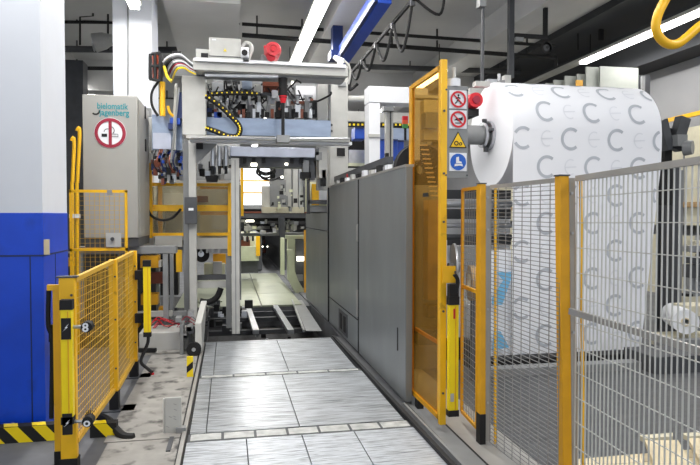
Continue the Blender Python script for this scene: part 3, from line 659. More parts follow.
t = Thing('roller_arm', 'grey inclined arm plate with a black wheel at its foot beside the deck corner', 'arm')
a = G(196.5, 357)
q = t.part('arm', 'lgrey', bev=.004); q.hexa([V((a.x-.02, a.y+.05, .05)), V((a.x+.06, a.y+.05, .05)), V((a.x+.06, a.y+.55, .05)), V((a.x-.02, a.y+.55, .05)), V((a.x-.02, a.y+.12, .36)), V((a.x+.05, a.y+.12, .36)), V((a.x+.10, a.y+.55, .56)), V((a.x+.03, a.y+.55, .56))])
w = t.part('wheel', 'black'); w.tube([V((a.x-.03, a.y, .085)), V((a.x-.03, a.y+.05, .085))], .082, 24); w.sub('hub', 'steel').tube([V((a.x-.03, a.y-.006, .085)), V((a.x-.03, a.y, .085))], .022, 14)
for k in range(7):
    x = a.x-.26+random.random()*.2; z = .05+random.random()*.4; t.part('bracket', ['dgrey', 'mgrey', 'steel'][k % 3]).box(x, a.y+.12, z, x+.06, a.y+.3, z+.05)
t.part('side_frame', 'mgrey').box(a.x-.19, a.y+.1, 0, a.x-.15, a.y+.4, .35)
t.done()

# ================================================================ AMBER GUARD
t = Thing('amber_guard', 'tall yellow framed guard with amber see-through sheet on the right of the aisle', 'guard')
XA = 1.522; ya, yb = 4.32, 5.04; zb = .085; zt = 2.69
t.part('front_post', 'yellow', bev=.003).box(XA-.012, ya-.045, zb-.02, XA+.035, ya, zt+.03)
t.part('rear_post', 'amberframe', bev=.003).box(XA-.005, yb, zb, XA+.025, yb+.07, zt)
q = t.part('crossbar', 'amberframe')
for z in (zb, zt-.03): q.box(XA-.004, ya, z, XA+.02, yb, z+.035)
for z in (.62,): t.part('crossbar', 'amberframe').box(XA+.03, ya, z, XA+.04, yb, z+.03)
t.part('sheet', 'amber').box(XA+.008, ya, zb, XA+.013, yb, zt)
t.part('inner_edge', 'amberframe').box(XA-.004, ya, zb, XA+.02, ya+.04, zt)
t.part('foot', 'mgrey').box(XA-.02, yb-.1, 0, XA+.03, yb-.02, zb); t.part('foot', 'black').box(XA-.01, yb-.22, 0, XA+.04, yb-.14, zb)
t.part('name_plate', 'black').box(XA-.012, ya+.25, P(425, 194, 4.6).z-.02, XA-.006, ya+.38, P(425, 194, 4.6).z+.01)
for z in (.3, .9, 1.55, 1.9, 2.35): t.parts[0].sub('bolt', 'dgrey').disc(V((XA+.01, ya-.047, z)), X_, -Z_, .009, -.005, 8)
t.done()
# sign board
t = Thing('sign_board', 'grey board with four square safety signs beside the amber guard', 'sign')
SY = 4.28; x0 = P(445, 130, SY).x; x1 = P(468, 130, SY).x; z1 = P(457, 86, SY).z; z0 = P(457, 178, SY).z
t.part('board', 'mgrey', bev=.002).box(x0, SY, z0, x1, SY+.012, z1)
for x in (x0-.005, x1-.02):
    for z in (z0+.02, z1-.03): t.parts[0].sub('screw', 'dgrey').disc(V((x+.012, SY-.004, z)), X_, -Z_, .007, -.004, 8)
def sgn(py): return P(458, py, SY-.003)
w = .066
for k, py in enumerate((99.5, 119.5)):
    c = sgn(py); q = t.part('prohibition_sign', 'white', 'no entry for pedestrians sign' if k == 0 else 'do not touch sign'); q.box(c.x-w, SY-.005, c.z-w, c.x+w, SY, c.z+w)
    o = V((c.x, SY-.006, c.z)); ic = q.sub('pictogram', 'black')
    if k == 0:
        ic.disc(o+V((.002, 0, .03)), X_, Z_, .007, .002, 12)
        for a, b in (((0, .022), (-.003, -.004)), ((-.003, -.004), (.014, -.016)), ((.014, -.016), (.016, -.034)), ((-.003, -.004), (-.012, -.02)), ((-.012, -.02), (-.024, -.03)), ((0, .016), (-.018, .004)), ((0, .016), (.016, .006))):
            ic.bar(o+V((a[0], -.001, a[1])), o+V((b[0], -.001, b[1])), .002, .009)
    else:
        ic.prism([(-.03, -.004), (-.012, .008), (.018, .012), (.034, .02), (.034, -.006), (.012, -.008), (-.004, -.012), (-.008, -.006), (-.03, -.008)], o, X_, Z_, .002); ic.bar(o+V((-.024, -.001, -.026)), o+V((.02, -.001, -.026)), .002, .006)
    rg = q.sub('red_ring', 'signred'); rg.ring(o+V((0, -.002, 0)), X_, Z_, .046, .060, .003, 36); rg.bar(o+V((-.033, -.002, .033)), o+V((.033, -.002, -.033)), .003, .009)
c = sgn(140); q = t.part('warning_sign', 'black', 'triangular warning sign for gear wheels'); q.prism([(-.066, -.056), (.066, -.056), (0, .062)], V((c.x, SY-.001, c.z)), X_, Z_, .003)
y_ = q.sub('triangle', 'signyel'); y_.prism([(-.056, -.050), (.056, -.050), (0, .050)], V((c.x, SY-.0045, c.z)), X_, Z_, .002)
g = q.sub('gear_symbol', 'black'); g.ring(V((c.x-.014, SY-.007, c.z-.024)), X_, Z_, .010, .017, .002, 20); g.ring(V((c.x+.018, SY-.007, c.z-.028)), X_, Z_, .006, .012, .002, 20)
c = sgn(162); q = t.part('mandatory_sign', 'white', 'blue round sign with a safety boot'); q.box(c.x-w, SY-.005, c.z-w, c.x+w, SY, c.z+w)
b = q.sub('blue_disc', 'signblue'); b.disc(V((c.x, SY-.006, c.z)), X_, Z_, .060, .002, 36)
b = q.sub('boot_symbol', 'white'); b.prism([(-.016, .034), (.004, .038), (.006, .008), (.024, .0), (.028, -.01), (-.018, -.01)], V((c.x, SY-.009, c.z)), X_, Z_, .002); b.prism([(-.026, -.014), (.03, -.014), (.036, -.032), (.012, -.026), (-.03, -.032)], V((c.x, SY-.009, c.z)), X_, Z_, .002)
t.done()
t = Thing('signal_light', 'small white beacon lamp on top of the sign board', 'lamp')
c = V(((x0+x1)/2-.01, SY+.04, z1)); t.part('base', 'white').tube([c, c+V((0, 0, .055))], .05, 18); t.part('stem', 'lgrey').tube([c+V((.005, 0, .05)), c+V((.005, 0, .14))], .014, 10); t.done()
xl2 = P(451.5, 350, 4.25).x
def ex3(t, b):
    q = t.part('bracket', 'yellow'); q.box(P(444, 0, 4.24).x, 4.24, P(450, 283, 4.24).z, P(457, 0, 4.24).x, 4.25, P(450, 266, 4.24).z)
    q.sub('bolt', 'dgrey').disc(V((xl2+.02, 4.235, P(450, 272, 4.24).z)), X_, -Z_, .008, -.005, 8)
    e = t.part('connector', 'black'); e.box(xl2-.035, 4.20, P(450, 300, 4.24).z, xl2+.035, 4.25, P(450, 284, 4.24).z); e.tube(arc_path([V((xl2+.02, 4.21, P(450, 292, 4.24).z)), V((xl2+.03, 4.21, P(450, 280, 4.24).z)), V((xl2+.005, 4.21, P(450, 274, 4.24).z))], 5), .015, 8)
    t.part('sticker', 'signred').box(xl2-.006, 4.196, P(450, 318, 4.24).z, xl2+.006, 4.199, P(450, 308, 4.24).z)
    t.part('rating_label', 'lgrey').box(xl2-.025, 4.196, P(450, 400, 4.24).z, xl2+.0, 4.199, P(450, 392, 4.24).z)
curtain('light_curtain', 'yellow light curtain bar hanging from a bracket on the amber guard post', xl2, 4.25, P(450, 415, 4.24).z, P(450, 296, 4.24).z, .072, ex3)

# ================================================================ WIRE FENCE (runs towards the viewer)
t = Thing('wire_fence', 'wire mesh fence with yellow posts on the right of the aisle', 'fence')
def topz(px, py, Y): return P(px, py, Y)
A = P(484, 184, 4.0); B = P(566, 176, 3.12)
for p, w, lean in ((A-X_*.006, .042, .01), (B-X_*.008, .054, .04)):
    q = t.part('post', 'amberframe', bev=.003); q.hexa([p+V((-w/2+lean, 0, -p.z)), p+V((w/2+lean, 0, -p.z)), p+V((w/2+lean, .06, -p.z)), p+V((-w/2+lean, .06, -p.z)), p+V((-w/2, 0, 0)), p+V((w/2, 0, 0)), p+V((w/2, .06, 0)), p+V((-w/2, .06, 0))])
    q.sub('cap', 'dgrey').box(p.x-w/2-.004, p.y-.004, p.z, p.x+w/2+.004, p.y+.064, p.z+.008)
    r = q.sub('side_channel', 'rail'); r.hexa([p+V((w/2+lean, .0, -p.z+.03)), p+V((w/2+.036+lean, .0, -p.z+.03)), p+V((w/2+.036+lean, .03, -p.z+.03)), p+V((w/2+lean, .03, -p.z+.03)), p+V((w/2, .0, -.01)), p+V((w/2+.036, .0, -.01)), p+V((w/2+.036, .03, -.01)), p+V((w/2, .03, -.01))])
    for z in (.3, .95, 1.5, 1.72): q.sub('bolt', 'steel').disc(V((p.x+w/2+.012+lean*(1-z/p.z), p.y-.006, z)), X_, -Z_, .008, -.006, 10)
    if w < .05: q.sub('boot', 'black').box(p.x-w/2+lean-.004, p.y-.006, 0, p.x+w/2+lean-.004, p.y+.064, .22)
ed = t.part('panel_edge', 'yellow'); 
for p, lean in ((A, .01), (B, .04)): ed.bar(p+V((.07, -.03, -.02)), p+V((.07+lean, -.03, -p.z+.02)), .014, .014)
def fpan(name, a, b, zt0, zt1, z0, du, dv, r, m, rv=None):
    d = b-a; L_ = V((d.x, d.y, 0)).length; q = t.part(name, m)
    n = int(L_/du)
    for i in range(n+1):
        f = i/n; x = a.x+d.x*f; y = a.y+d.y*f; q.bar((x, y, z0), (x, y, zt0+(zt1-zt0)*f), r, r)
    k = 0
    while z0+k*dv < zt0:
        z = z0+k*dv; q.bar((a.x, a.y, z), (b.x, b.y, z+(zt1-zt0)*(k*dv)/(zt0-z0)), rv or r, rv or r); k += 1
a = V((A.x+.045, A.y-.02, 0)); b = V((B.x-.02, B.y+.02, 0))
fpan('wire_mesh', a, b, A.z-.02, B.z-.03, .03, .1, .026, .004, 'wire')
t.part('top_rail', 'rail').bar(V((a.x, a.y, A.z-.02)), V((b.x, b.y, B.z-.02)), .02, .025)
C_ = V((1.76, .9, 1.8)); a = V((B.x+.05, B.y-.03, 0)); b = C_
fpan('wire_mesh', a, b, B.z-.02, P(700, 162, 2.36).z, .05, .036, .137, .0055, 'wirewhite', .0042)
t.part('top_rail', 'rail').bar(V((a.x, a.y, B.z-.015)), V((b.x, b.y, P(700, 161, 2.36).z)), .025, .03)
m0 = P(570, 311, 3.08); m1 = P(700, 351, 2.37); t.part('middle_rail', 'rail').bar(m0, m0+(m1-m0)*2.1, .022, .034)
t.done()
# narrow yellow framed panel behind post
t = Thing('narrow_mesh_door', 'narrow yellow framed mesh panel between the amber guard and the first fence post', 'door')
a = P(463, 190, 4.45); b = P(478.5, 185, 4.08); z0 = .1
q = t.part('frame', 'amberframe')
q.bar(V((a.x, a.y, z0)), V((a.x, a.y, 1.79)), .022, .022); q.bar(V((b.x, b.y, z0)), V((b.x, b.y, 1.79)), .022, .022)
for z in (z0, 1.06, 1.79): q.bar(V((a.x, a.y, z)), V((b.x, b.y, z)), .02, .024)
d = b-a; n = 9; q = t.part('wire_mesh', 'wire')
for i in range(n+1): f = i/n; q.bar((a.x+d.x*f, a.y+d.y*f, z0), (a.x+d.x*f, a.y+d.y*f, 1.79), .003, .003)
z = z0
while z < 1.79: q.bar((a.x, a.y, z), (b.x, b.y, z), .003, .003); z += .045
t.done()

# ================================================================ PAPER ROLL
RY = 7.0; R = .62; xa = P(490, 138, RY).x; zc = P(490, 135.5, RY).z; xb = P(640, 143, RY).x-.17
t = Thing('paper_roll', 'huge white paper roll printed with grey C letters, hanging behind the fence', 'paper roll')
q = t.part('roll', 'paper'); n = 96; vs = []
for x in (xa, xb):
    for k in range(n): th = 2*math.pi*k/n; vs.append((x, RY+R*math.sin(th), zc+R*math.cos(th)))
q.add(vs, [(k, (k+1) % n, n+(k+1) % n, n+k) for k in range(n)]+[tuple(range(n)), tuple(reversed(range(n, 2*n)))])
zbm = P(575, 357, RY-R).z; xbr = P(640, 357, RY-R).x
w = t.part('paper_web', 'paper', 'paper web hanging down from the roll'); yw = RY-R-.002
NW = 14; vs = []; xt = P(659, 200, yw).x-.02
for i in range(NW+1):
    f = i/NW; z = zc+(zbm-zc)*f; ee = xb+(xbr-xb)*max(0, (f-.12)/.88)
    for yy in (yw, yw+.006): vs += [(xa, yy, z), (ee, yy, z)]
fs = []
for i in range(NW):
    o = i*4; fs += [(o, o+4, o+5, o+1), (o+2, o+3, o+7, o+6), (o, o+2, o+6, o+4), (o+1, o+5, o+7, o+3)]
w.add(vs, fs+[(0, 1, 3, 2), (4*NW, 4*NW+2, 4*NW+3, 4*NW+1)])
# printed marks: surface coordinate s = arc length measured up the front from the tangent line (negative = down the web)
def surf(x, s, lift=.003):
    if s <= 0: return V((x, yw-lift, zc+s))
    th = s/R; return V((x, RY-(R+lift+.002)*math.cos(th), zc+(R+lift+.002)*math.sin(th)))
def strip(q, pts, wd, lift=.003):
    m = len(pts); vs = []
    for i, (x, s) in enumerate(pts):
        x0, s0 = pts[max(i-1, 0)]; x1, s1 = pts[min(i+1, m-1)]; dx, ds = x1-x0, s1-s0; l = math.hypot(dx, ds); nx, ns = -ds/l*wd/2, dx/l*wd/2
        vs += [surf(x+nx, s+ns, lift), surf(x-nx, s-ns, lift)]
    q.add(vs, [(2*i, 2*i+1, 2*i+3, 2*i+2) for i in range(m-1)])
ink = t.part('printed_letters', 'ink', 'rows of grey printed letter C'); fai = t.part('faint_print', 'faint')
c0 = P(544.5, 112, RY-R*.9).x
rows = []
pr = [(112, 0), (139.5, 1), (167, 0), (194, 1), (222, 0)]
z1r = P(590, 139.5, yw).z-zc
for j in range(-9, 5):
    s = z1r+j*.315; off = 0 if j % 2 else .5
    for i in range(-2, 6):
        cx = c0+(i+off+.0)*.578
        half = abs(s) ; hi = .105
        if s-hi < zbm-zc+.02: pass
        lo_edge = xa+.01
        for rad, wd, ink_, dx in ((.112, .034, ink, 0),):
            pts = []
            for k in range(19):
                an = math.radians(50+260*k/18); pts.append((cx+rad*math.cos(an)*.95, s+rad*math.sin(an)))
            seg = []
            e = xb if s > -.2 else xb+(xbr-xb)*max(0, ((-s)/(zc-zbm)-.12)/.88)
            for p_ in pts:
                if xa+.02 < p_[0] < e-.02 and p_[1] > zbm-zc+.01: seg.append(p_)
                else:
                    if len(seg) > 2: strip(ink_, seg, wd)
                    seg = []
            if len(seg) > 2: strip(ink_, seg, wd)
        fx = cx+.289
        if xa+.12 < fx < (xb if s > -.2 else xbr)-.12 and s-.1 > zbm-zc:
            strip(fai, [(fx-.07, s-.005), (fx, s), (fx+.07, s+.003)], .014)
            strip(fai, [(fx+.07*math.cos(math.radians(60+240*k/12)), s+.085*math.sin(math.radians(60+240*k/12))) for k in range(13)], .014)
t.done()
# hub and shaft
t = Thing('roll_shaft', 'thick grey shaft with a ring chuck holding the left end of the paper roll', 'shaft')
q = t.part('shaft', 'mgrey'); xs = P(462, 138, RY).x
q.tube([V((xs-.4, RY, zc)), V((xs, RY, zc)), V((xs+.08, RY, zc)), V((xa+.01, RY, zc))], [.13, .13, .115, .115], 28)
q = t.part('chuck_ring', 'steel'); q.ring(V((xa-.04, RY, zc)), Y_, Z_, .12, .17, .05, 32); q.ring(V((xa-.11, RY, zc)), Y_, Z_, .11, .15, .03, 32)
for an in (1.4, 2.9, 4.6): t.part('jaw', 'dgrey').bar(V((xa-.06, RY+.12*math.cos(an), zc+.12*math.sin(an))), V((xa-.06, RY+.2*math.cos(an), zc+.2*math.sin(an))), .05, .03)
t.done()
t = Thing('roll_stand', 'dark unwinding stand arms and white cabinet behind the sign board', 'machine')
t.part('arm', 'mgrey').box(xs-.38, RY+.2, .0, xs-.12, RY+.5, zc+.3)
t.part('arm', 'lgrey').rect(470, 88, 484, 130, RY+.9, .3); t.part('block', 'steel').rect(488, 79, 497, 84, RY+.3, .1); t.part('block', 'lgrey').rect(505, 75, 511, 86, RY+.5, .1); t.part('pin', 'steel').tube([P(499, 74, RY+.4), P(499, 86, RY+.4)], .02, 8); t.part('block', 'mgrey').rect(500, 80, 505, 86, RY+.3, .1)
t.part('base_beam', 'mgrey').rect(486, 366, 646, 375, 5.65, .15); t.part('base_beam', 'black').rect(470, 357, 655, 366.5, 6.05, .2)
t.part('back_board', 'white').rect(440, 196, 510, 330, RY+1.2, .1)
t.done()
c = P(475, 101, RY-.1)
t = Thing('red_motor', 'red round motor between the sign board and the paper roll', 'motor')
t.part('body', 'signred').tube([c+V((-.02, -.08, 0)), c+V((0, .2, 0))], [.085, .1], 20); t.part('hub', 'maroon').tube([c+V((-.02, -.1, 0)), c+V((-.02, -.06, 0))], .045, 14); t.part('housing', 'black').box(c.x-.14, c.y+.0, c.z-.17, c.x+.05, c.y+.3, c.z-.09); t.done()
# rollers left below roll
for k, (y0, y1, m, lab) in enumerate([(200, 208, 'steel', 'topmost'), (223, 228, 'steel', 'middle'), (234, 240, 'dgrey', 'lowest')]):
    t = Thing('guide_roller', 'horizontal %s guide roller seen through the mesh below the roll hub, the %s of three' % ('dark' if k == 2 else 'steel', lab), 'roller', 'guide rollers behind the fence')
    a = P(446, (y0+y1)/2, RY+.6); b = P(511, (y0+y1)/2, RY+.6); r = (y1-y0)/2/83
    t.part('roller', m).tube([a, b], r, 18); t.part('journal', 'dgrey').tube([a-V((.1, 0, 0)), a], r*.5, 10); t.done()
for k, (y0, y1) in enumerate([(190, 199), (209, 219), (236, 245)]):
    t, q = single('cross_beam', 'dgrey', 'dark horizontal beam behind the guide rollers, %s of three' % ('top', 'middle', 'bottom')[k], 'beam', 'beams behind the rollers')
    q.rect(446, y0, 511, y1, RY+.9, .1); t.done()
# discs
c = P(453, 268, 5.6)
t = Thing('handwheel_disc', 'pale metal disc behind the light curtain bracket', 'disc')
t.part('disc', 'steel').tube([c+V((.0, .05, 0)), c+V((.03, .08, 0))], [.24, .24], 36) if False else t.part('disc', 'steel').ring(c, V((.22, .97, 0)), Z_, .05, .235, .02, 36)
t.part('hub', 'dgrey').tube([c+V((-.05, 0, 0)), c+V((.05, -.01, 0))], .05, 16); t.done()
c = P(469, 283, 5.6)
t = Thing('tape_reel', 'tan cardboard reel seen through the narrow mesh panel', 'reel')
t.part('stand', 'dgrey').box(c.x+.02, c.y-.02, 0, c.x+.06, c.y+.02, c.z-.15)
t.part('reel', 'wood').ring(c, V((.2, .98, 0)), Z_, .09, .17, .05, 32); t.part('core', 'card').ring(c+V((-.003, 0, 0)), V((.2, .98, 0)), Z_, .07, .09, .06, 32); t.done()
t = Thing('lower_machine', 'white and dark machine blocks behind the narrow mesh panel', 'machine')
for k, (x0, y0, x1, y1, m) in enumerate([(444, 300, 470, 345, 'lgrey'), (456, 246, 482, 262, 'mgrey'), (470, 305, 486, 345, 'white'), (446, 340, 486, 362, 'black'), (446, 362, 480, 380, 'mgrey'), (441, 240, 447, 300, 'white')]):
    t.part('block', m).rect(x0, y0, x1, y1, 6.6-.05*k, .2)
t.part('blue_patch', 'ltblue', 'light blue printed patch').prism([(0, 0), (.12, .0), (.22, .28), (.22, .36), (.04, .36), (.13, .27), (0, .08)], P(492, 305, 6.35), X_, Z_, .004)
t.part('blue_patch', 'ltblue', 'light blue printed patch').prism([(0, 0), (.2, .02), (.1, .2), (.02, .22)], P(492, 350, 6.35), X_, Z_, .004)
t.part('printed_sheet', 'paper').rect(487, 250, 511, 357, 6.45, .02)
t.done()
# ================================================================ RIGHT BACKGROUND
t = Thing('wall_cabinets', 'row of tall pale green white cabinets standing high behind the paper roll', 'cabinet')
for k, (x0, x1, yt) in enumerate([(535, 545, 84), (545, 553, 83), (553, 564, 80), (564, 576, 76), (576, 585, 74), (585, 599, 67), (599, 637, 67)]):
    t.part('cabinet_panel', 'cabpale').rect(x0, yt, x1, 300, 11.6-.1*k, .04)
t.part('yellow_tag', 'amberframe').rect(576, 80, 583, 90, 10.9, .02); t.part('vent_box', 'dgrey', 'dark ventilation box').rect(637, 75, 650, 110, 11.2, .2); t.part('louvre', 'mgrey').rect(642, 76, 645, 110, 11.1, .05); t.done()
XR = 8.75
t = Thing('crane_rail', 'yellow crane rail running along the grey right wall', 'rail')
a = PX(640, 122.5, XR); b = PX(700, 109, XR); t.part('rail', 'yellow').bar(a-Z_*.1, b-Z_*.05+(b-a)*.8, .06, .08); t.done()
t = Thing('side_cabinets', 'beige wall panels and shelving under the yellow crane rail', 'cabinet')
a0, a1 = 9.8, 20
t.part('wall_panel', 'beige').box(XR+.05, 7, 1.4, XR+.2, a1, 3.3); t.part('louvre', 'wood').box(XR, 7, 1.75, XR+.05, a1, 1.85); t.part('lower_panel', 'beige').box(XR-.1, 7, 0, XR, a1, 1.2)
for k in range(12): t.part('seam', 'mgrey').box(XR+.03, 8+k*.9, 1.4, XR+.05, 8.03+k*.9, 3.3)
t.done()
t = Thing('roll_chuck', 'metal chuck and dark clamp arm at the right end of the paper roll', 'machine')
CX = P(660, 145, RY).x
t.part('chuck', 'steel').tube([V((xb, RY, zc-.05)), V((xb+.22, RY, zc-.05))], .15, 24)
t.part('arm', 'black').rect(665, 128, 672, 205, RY-.05, .2); t.part('arm', 'dgrey').rect(673, 165, 679, 360, RY, .2)
q = t.part('clamp', 'dgrey'); q.bar(P(674, 150, RY-.1), P(683, 118, RY-.1), .12, .14); q.bar(P(668, 150, RY-.1), P(661, 120, RY-.1), .12, .1)
k = t.part('valve', 'mgrey'); c = P(686, 148, RY-.2); k.tube([c+V((-.03, 0, 0)), c+V((.03, -.08, 0))], [.1, .085], 20); k.box(c.x-.16, c.y-.05, c.z+.02, c.x-.02, c.y+.1, c.z+.16)
t.part('column', 'mgrey').rect(672, 170, 682, 380, RY+.2, .3); t.part('column', 'black').rect(664, 170, 668, 200, RY, .2)
t.part('skirt', 'dgrey').hexa([P(655, 330, RY+.3), P(672, 330, RY+.3), P(672, 330, RY+.5), P(655, 330, RY+.5), P(658, 200, RY+.3), P(672, 200, RY+.3), P(672, 200, RY+.5), P(658, 200, RY+.5)])
t.done()
t = Thing('unwinder_frame', 'dark machine frame on the floor at the lower right behind the fence', 'machine')
random.seed(17)
t.part('bed', 'dgrey').rect(655, 356, 720, 385, 5.45, .5); t.part('bed', 'mgrey').rect(660, 340, 720, 348, 6.1, .1); t.part('bed', 'black').rect(655, 348, 730, 362, 6.1, .2)
for k in range(46):
    px = random.uniform(684, 715); y = random.uniform(235, 350)
    t.part('component', random.choice(['dgrey', 'black', 'mgrey', 'lgrey', 'steel', 'dgrey', 'beige'])).rect(px, y, px+random.uniform(4, 18), y+random.uniform(3, 14), 7.6+random.random()*.4, .15)
t.part('pipe', 'steel').tube([P(648, 358, 5.9), P(730, 392, 5.6)], .02, 8); t.part('pipe', 'mgrey').tube([P(600, 392, 6.0), P(700, 398, 5.5)], .02, 8)
t.done()
t = Thing('paper_core', 'small white paper roll end with a cardboard core at the right edge', 'paper roll')
c = P(686, 322, 6.2); t.part('roll', 'white').ring(c, V((.9, -.44, 0)), Z_, .045, .14, -.6, 32); t.part('core', 'card').ring(c-V((.01, .01, 0)), V((.9, -.44, 0)), Z_, .035, .05, -.02, 24); t.done()
t = Thing('paper_stack', 'stack of white paper bundles under the small roll at the right edge', 'paper')
for k, (x0, y0, x1, y1) in enumerate([(668, 336, 715, 348), (690, 306, 715, 316)]): t.part('bundle', 'beige').rect(x0, y0, x1, y1, 6.3, .3)
t.done()
t = Thing('pallet', 'pale wooden pallet board lying on the floor behind the fence', 'pallet')
c = G(620, 462)
for k in range(5): t.part('board', 'card').box(2.0, 2.86+k*.12, .07, 3.1, 2.975+k*.12, .09)
for k in range(3): t.part('block', 'wood').box(2.1+k*.4, 2.86, 0, 2.2+k*.4, 3.44, .07)
t.done()
for k, (cs, lab) in enumerate([([(645, 440), (678, 440), (694, 468), (656, 468)], 'folded cardboard sheet lying tilted on the pallet'), ([(688, 438), (712, 438), (735, 468), (704, 468)], 'cardboard sheet at the lower right corner of the view')]):
    t = Thing('cardboard_sheet', lab, 'cardboard')
    g = [G(x, y, .16-.04*(i > 1)) for i, (x, y) in enumerate(cs)]
    t.part('sheet', 'card').hexa([g[3]-Z_*.03, g[2]-Z_*.03, g[1]-Z_*.03, g[0]-Z_*.03, g[3], g[2], g[1], g[0]]); t.part('flap', 'beige').hexa([g[0]-Z_*.02, g[0]+V((.2, 0, -.02)), g[0]+V((.25, .06, -.02)), g[0]+V((0, .06, -.02)), g[0]+V((0, 0, .01)), g[0]+V((.2, 0, .01)), g[0]+V((.25, .06, .01)), g[0]+V((0, .06, .01))]); t.done()

# ================================================================ FRAMES behind the grey wall
t = Thing('white_portal', 'white painted portal frame above the grey wall left of the amber guard', 'frame')
YPp = 8.6
t.part('leg', 'white', bev=.005).rect(369, 103, 380, 332, YPp, .3); t.part('lintel', 'white', bev=.005).rect(369, 87, 428, 103, YPp, .3)
t.part('joint', 'lgrey').rect(369, 134, 380, 137, YPp-.03, .05); t.done()
t = Thing('grey_mast', 'grey aluminium mast standing inside the white portal frame', 'post')
t.part('mast', 'lgrey').rect(386, 106, 393, 322, YPp+.6, .1); t.parts[-1].sub('slot', 'dgrey').rect(390, 108, 391.2, 172, YPp+.59, .02); t.part('head', 'mgrey').rect(384, 103, 394, 111, YPp+.55, .15); t.part('bracket', 'black').rect(386, 153, 389, 160, YPp+.5, .08); t.done()
t = Thing('stack_light', 'small red, orange and green stack light inside the white portal', 'lamp')
for k, m in enumerate(('signred', 'orange', 'green')): t.part('segment', m).rect(403, 116+k*4, 408, 120+k*4, YPp+.7, .06)
t.part('stem', 'black').rect(404.5, 128, 406.5, 140, YPp+.72, .03); t.done()
for k, (x0, y0, x1, y1, lab) in enumerate([(355, 127, 366, 139, 'between the gantry post and the white portal'), (379, 139, 398, 160, 'inside the white portal, below the yellow dotted strip'), (392, 140, 404, 158, 'behind the grey mast')]):
    t = Thing('blue_box', 'bright blue machine box '+lab, 'box'); q = t.part('body', 'blue', bev=.01); q.rect(x0, y0, x1, y1, YPp+1.0+.1*k, .3)
    t.part('rim', 'dblue').rect(x0, y0, x1, y0+1.2, YPp+.97+.1*k, .05); t.done()
t = Thing('far_machine', 'grey machine with a yellow dotted rail and pale shelves beyond the white portal', 'machine')
for k, (x0, y0, x1, y1, m) in enumerate([(346, 185, 412, 330, 'dgrey'), (346, 122, 412, 128, 'black'), (346, 128, 412, 160, 'mgrey'), (349, 140, 369, 150, 'black'), (349, 150, 369, 163, 'steel'), (349, 163, 369, 166, 'cream'), (350, 180, 400, 300, 'dgrey'), (349, 168, 369, 180, 'lgrey'), (346, 112, 412, 122, 'lgrey'), (380, 128, 412, 140, 'bsteel'), (396, 150, 412, 172, 'lgrey'), (380, 160, 412, 178, 'white')]):
    t.part('block', m).rect(x0, y0, x1, y1, YPp+1.9-.05*k, .1)
for k in range(15): t.part('yellow_dot', 'lemon').rect(349+k*4.2, 123.5, 350.8+k*4.2, 125.5, YPp+1.38, .02)
t.part('pipe', 'lgrey').tube([P(346, 99, YPp+.8), P(371, 99, YPp+.8)], .05, 12); t.done()
t = Thing('black_reel', 'black round reel half hidden behind the rear edge of the amber guard', 'reel')
c = P(418, 170, 6.6); t.part('reel', 'black').ring(c, X_, Z_, .05, .28, .1, 36); t.part('flange', 'dgrey').ring(c-Y_*.01, X_, Z_, .25, .29, .01, 36); t.done()
t = Thing('amber_side_machine', 'brownish machine panels and rungs seen through the amber sheet', 'machine')
for k, (x0, y0, x1, y1, m) in enumerate([(415, 185, 446, 400, 'mgrey'), (414, 95, 440, 98, 'lgrey'), (424, 100, 441, 140, 'beige'), (414, 100, 420, 160, 'lgrey'), (426, 112, 438, 128, 'mgrey'), (428, 200, 441, 300, 'wood'), (428, 306, 441, 318, 'dgrey'), (418, 330, 441, 345, 'dgrey')]):
    t.part('block', m).rect(x0, y0, x1, y1, 6.1-.04*k, .15)
for k in range(12):
    a = P(420+k*1.0, 145+k*4.6, 5.7); t.part('rung', 'card').bar(a, a+V((.075, .0, -.0)), .02, .012)
t.done()
t = Thing('end_box', 'pale framed box with yellow lining at the far end above the grey panels', 'box')
YE = 10.2
t.part('back', 'cream').rect(306, 178, 332, 212, YE+.3, .1); t.part('lining', 'yellow').rect(312, 184, 319, 205, YE+.2, .05); t.part('lining', 'white').rect(319, 184, 328, 203, YE+.2, .05)
t.part('frame', 'lgrey').rect(308, 178, 332, 182, YE, .1); t.part('frame', 'dgrey').rect(308, 200, 331, 204, YE, .1); t.part('frame', 'dgrey').rect(307, 178, 310, 214, YE, .06); t.part('frame', 'mgrey').rect(308, 206, 330, 212, YE+.05, .1); t.done()

# ================================================================ FAR HALL THROUGH THE OPENING
t = Thing('lit_panel', 'bright white daylight panels far behind the gantry opening', 'window')
t.part('pane', 'skylit').rect(228, 158, 270, 205, 22, .1); 
for y in (180, 192): t.part('bar', 'amberframe').rect(228, y, 270, y+1.2, 21.9, .08)
t.part('frame', 'mgrey').rect(226, 205, 272, 209, 21.8, .2); t.done()
for k, (x0, x1, Y, lab) in enumerate([(240.5, 243.5, 11.5, 'nearer'), (235.5, 238.5, 12.3, 'further')]):
    t, q = single('yellow_column', 'amberframe' if k else 'yellow', 'slim yellow upright inside the gantry opening, the %s one' % lab, 'post', 'yellow uprights in the opening'); q.rect(x0, 163, x1, 216, Y, .06); t.done()
t = Thing('yellow_crosspipe', 'thin yellow pipe across the top of the gantry opening', 'pipe'); t.part('pipe', 'yellow').tube([P(238, 165, 11.4), P(274, 165, 11.4)], .018, 8); t.part('clip', 'lemon').rect(270, 162, 275, 168, 11.3, .06); t.done()
t = Thing('robot_head', 'grey machine head with fluted columns and black cable loops in the opening', 'machine')
YR = 11.8; random.seed(23)
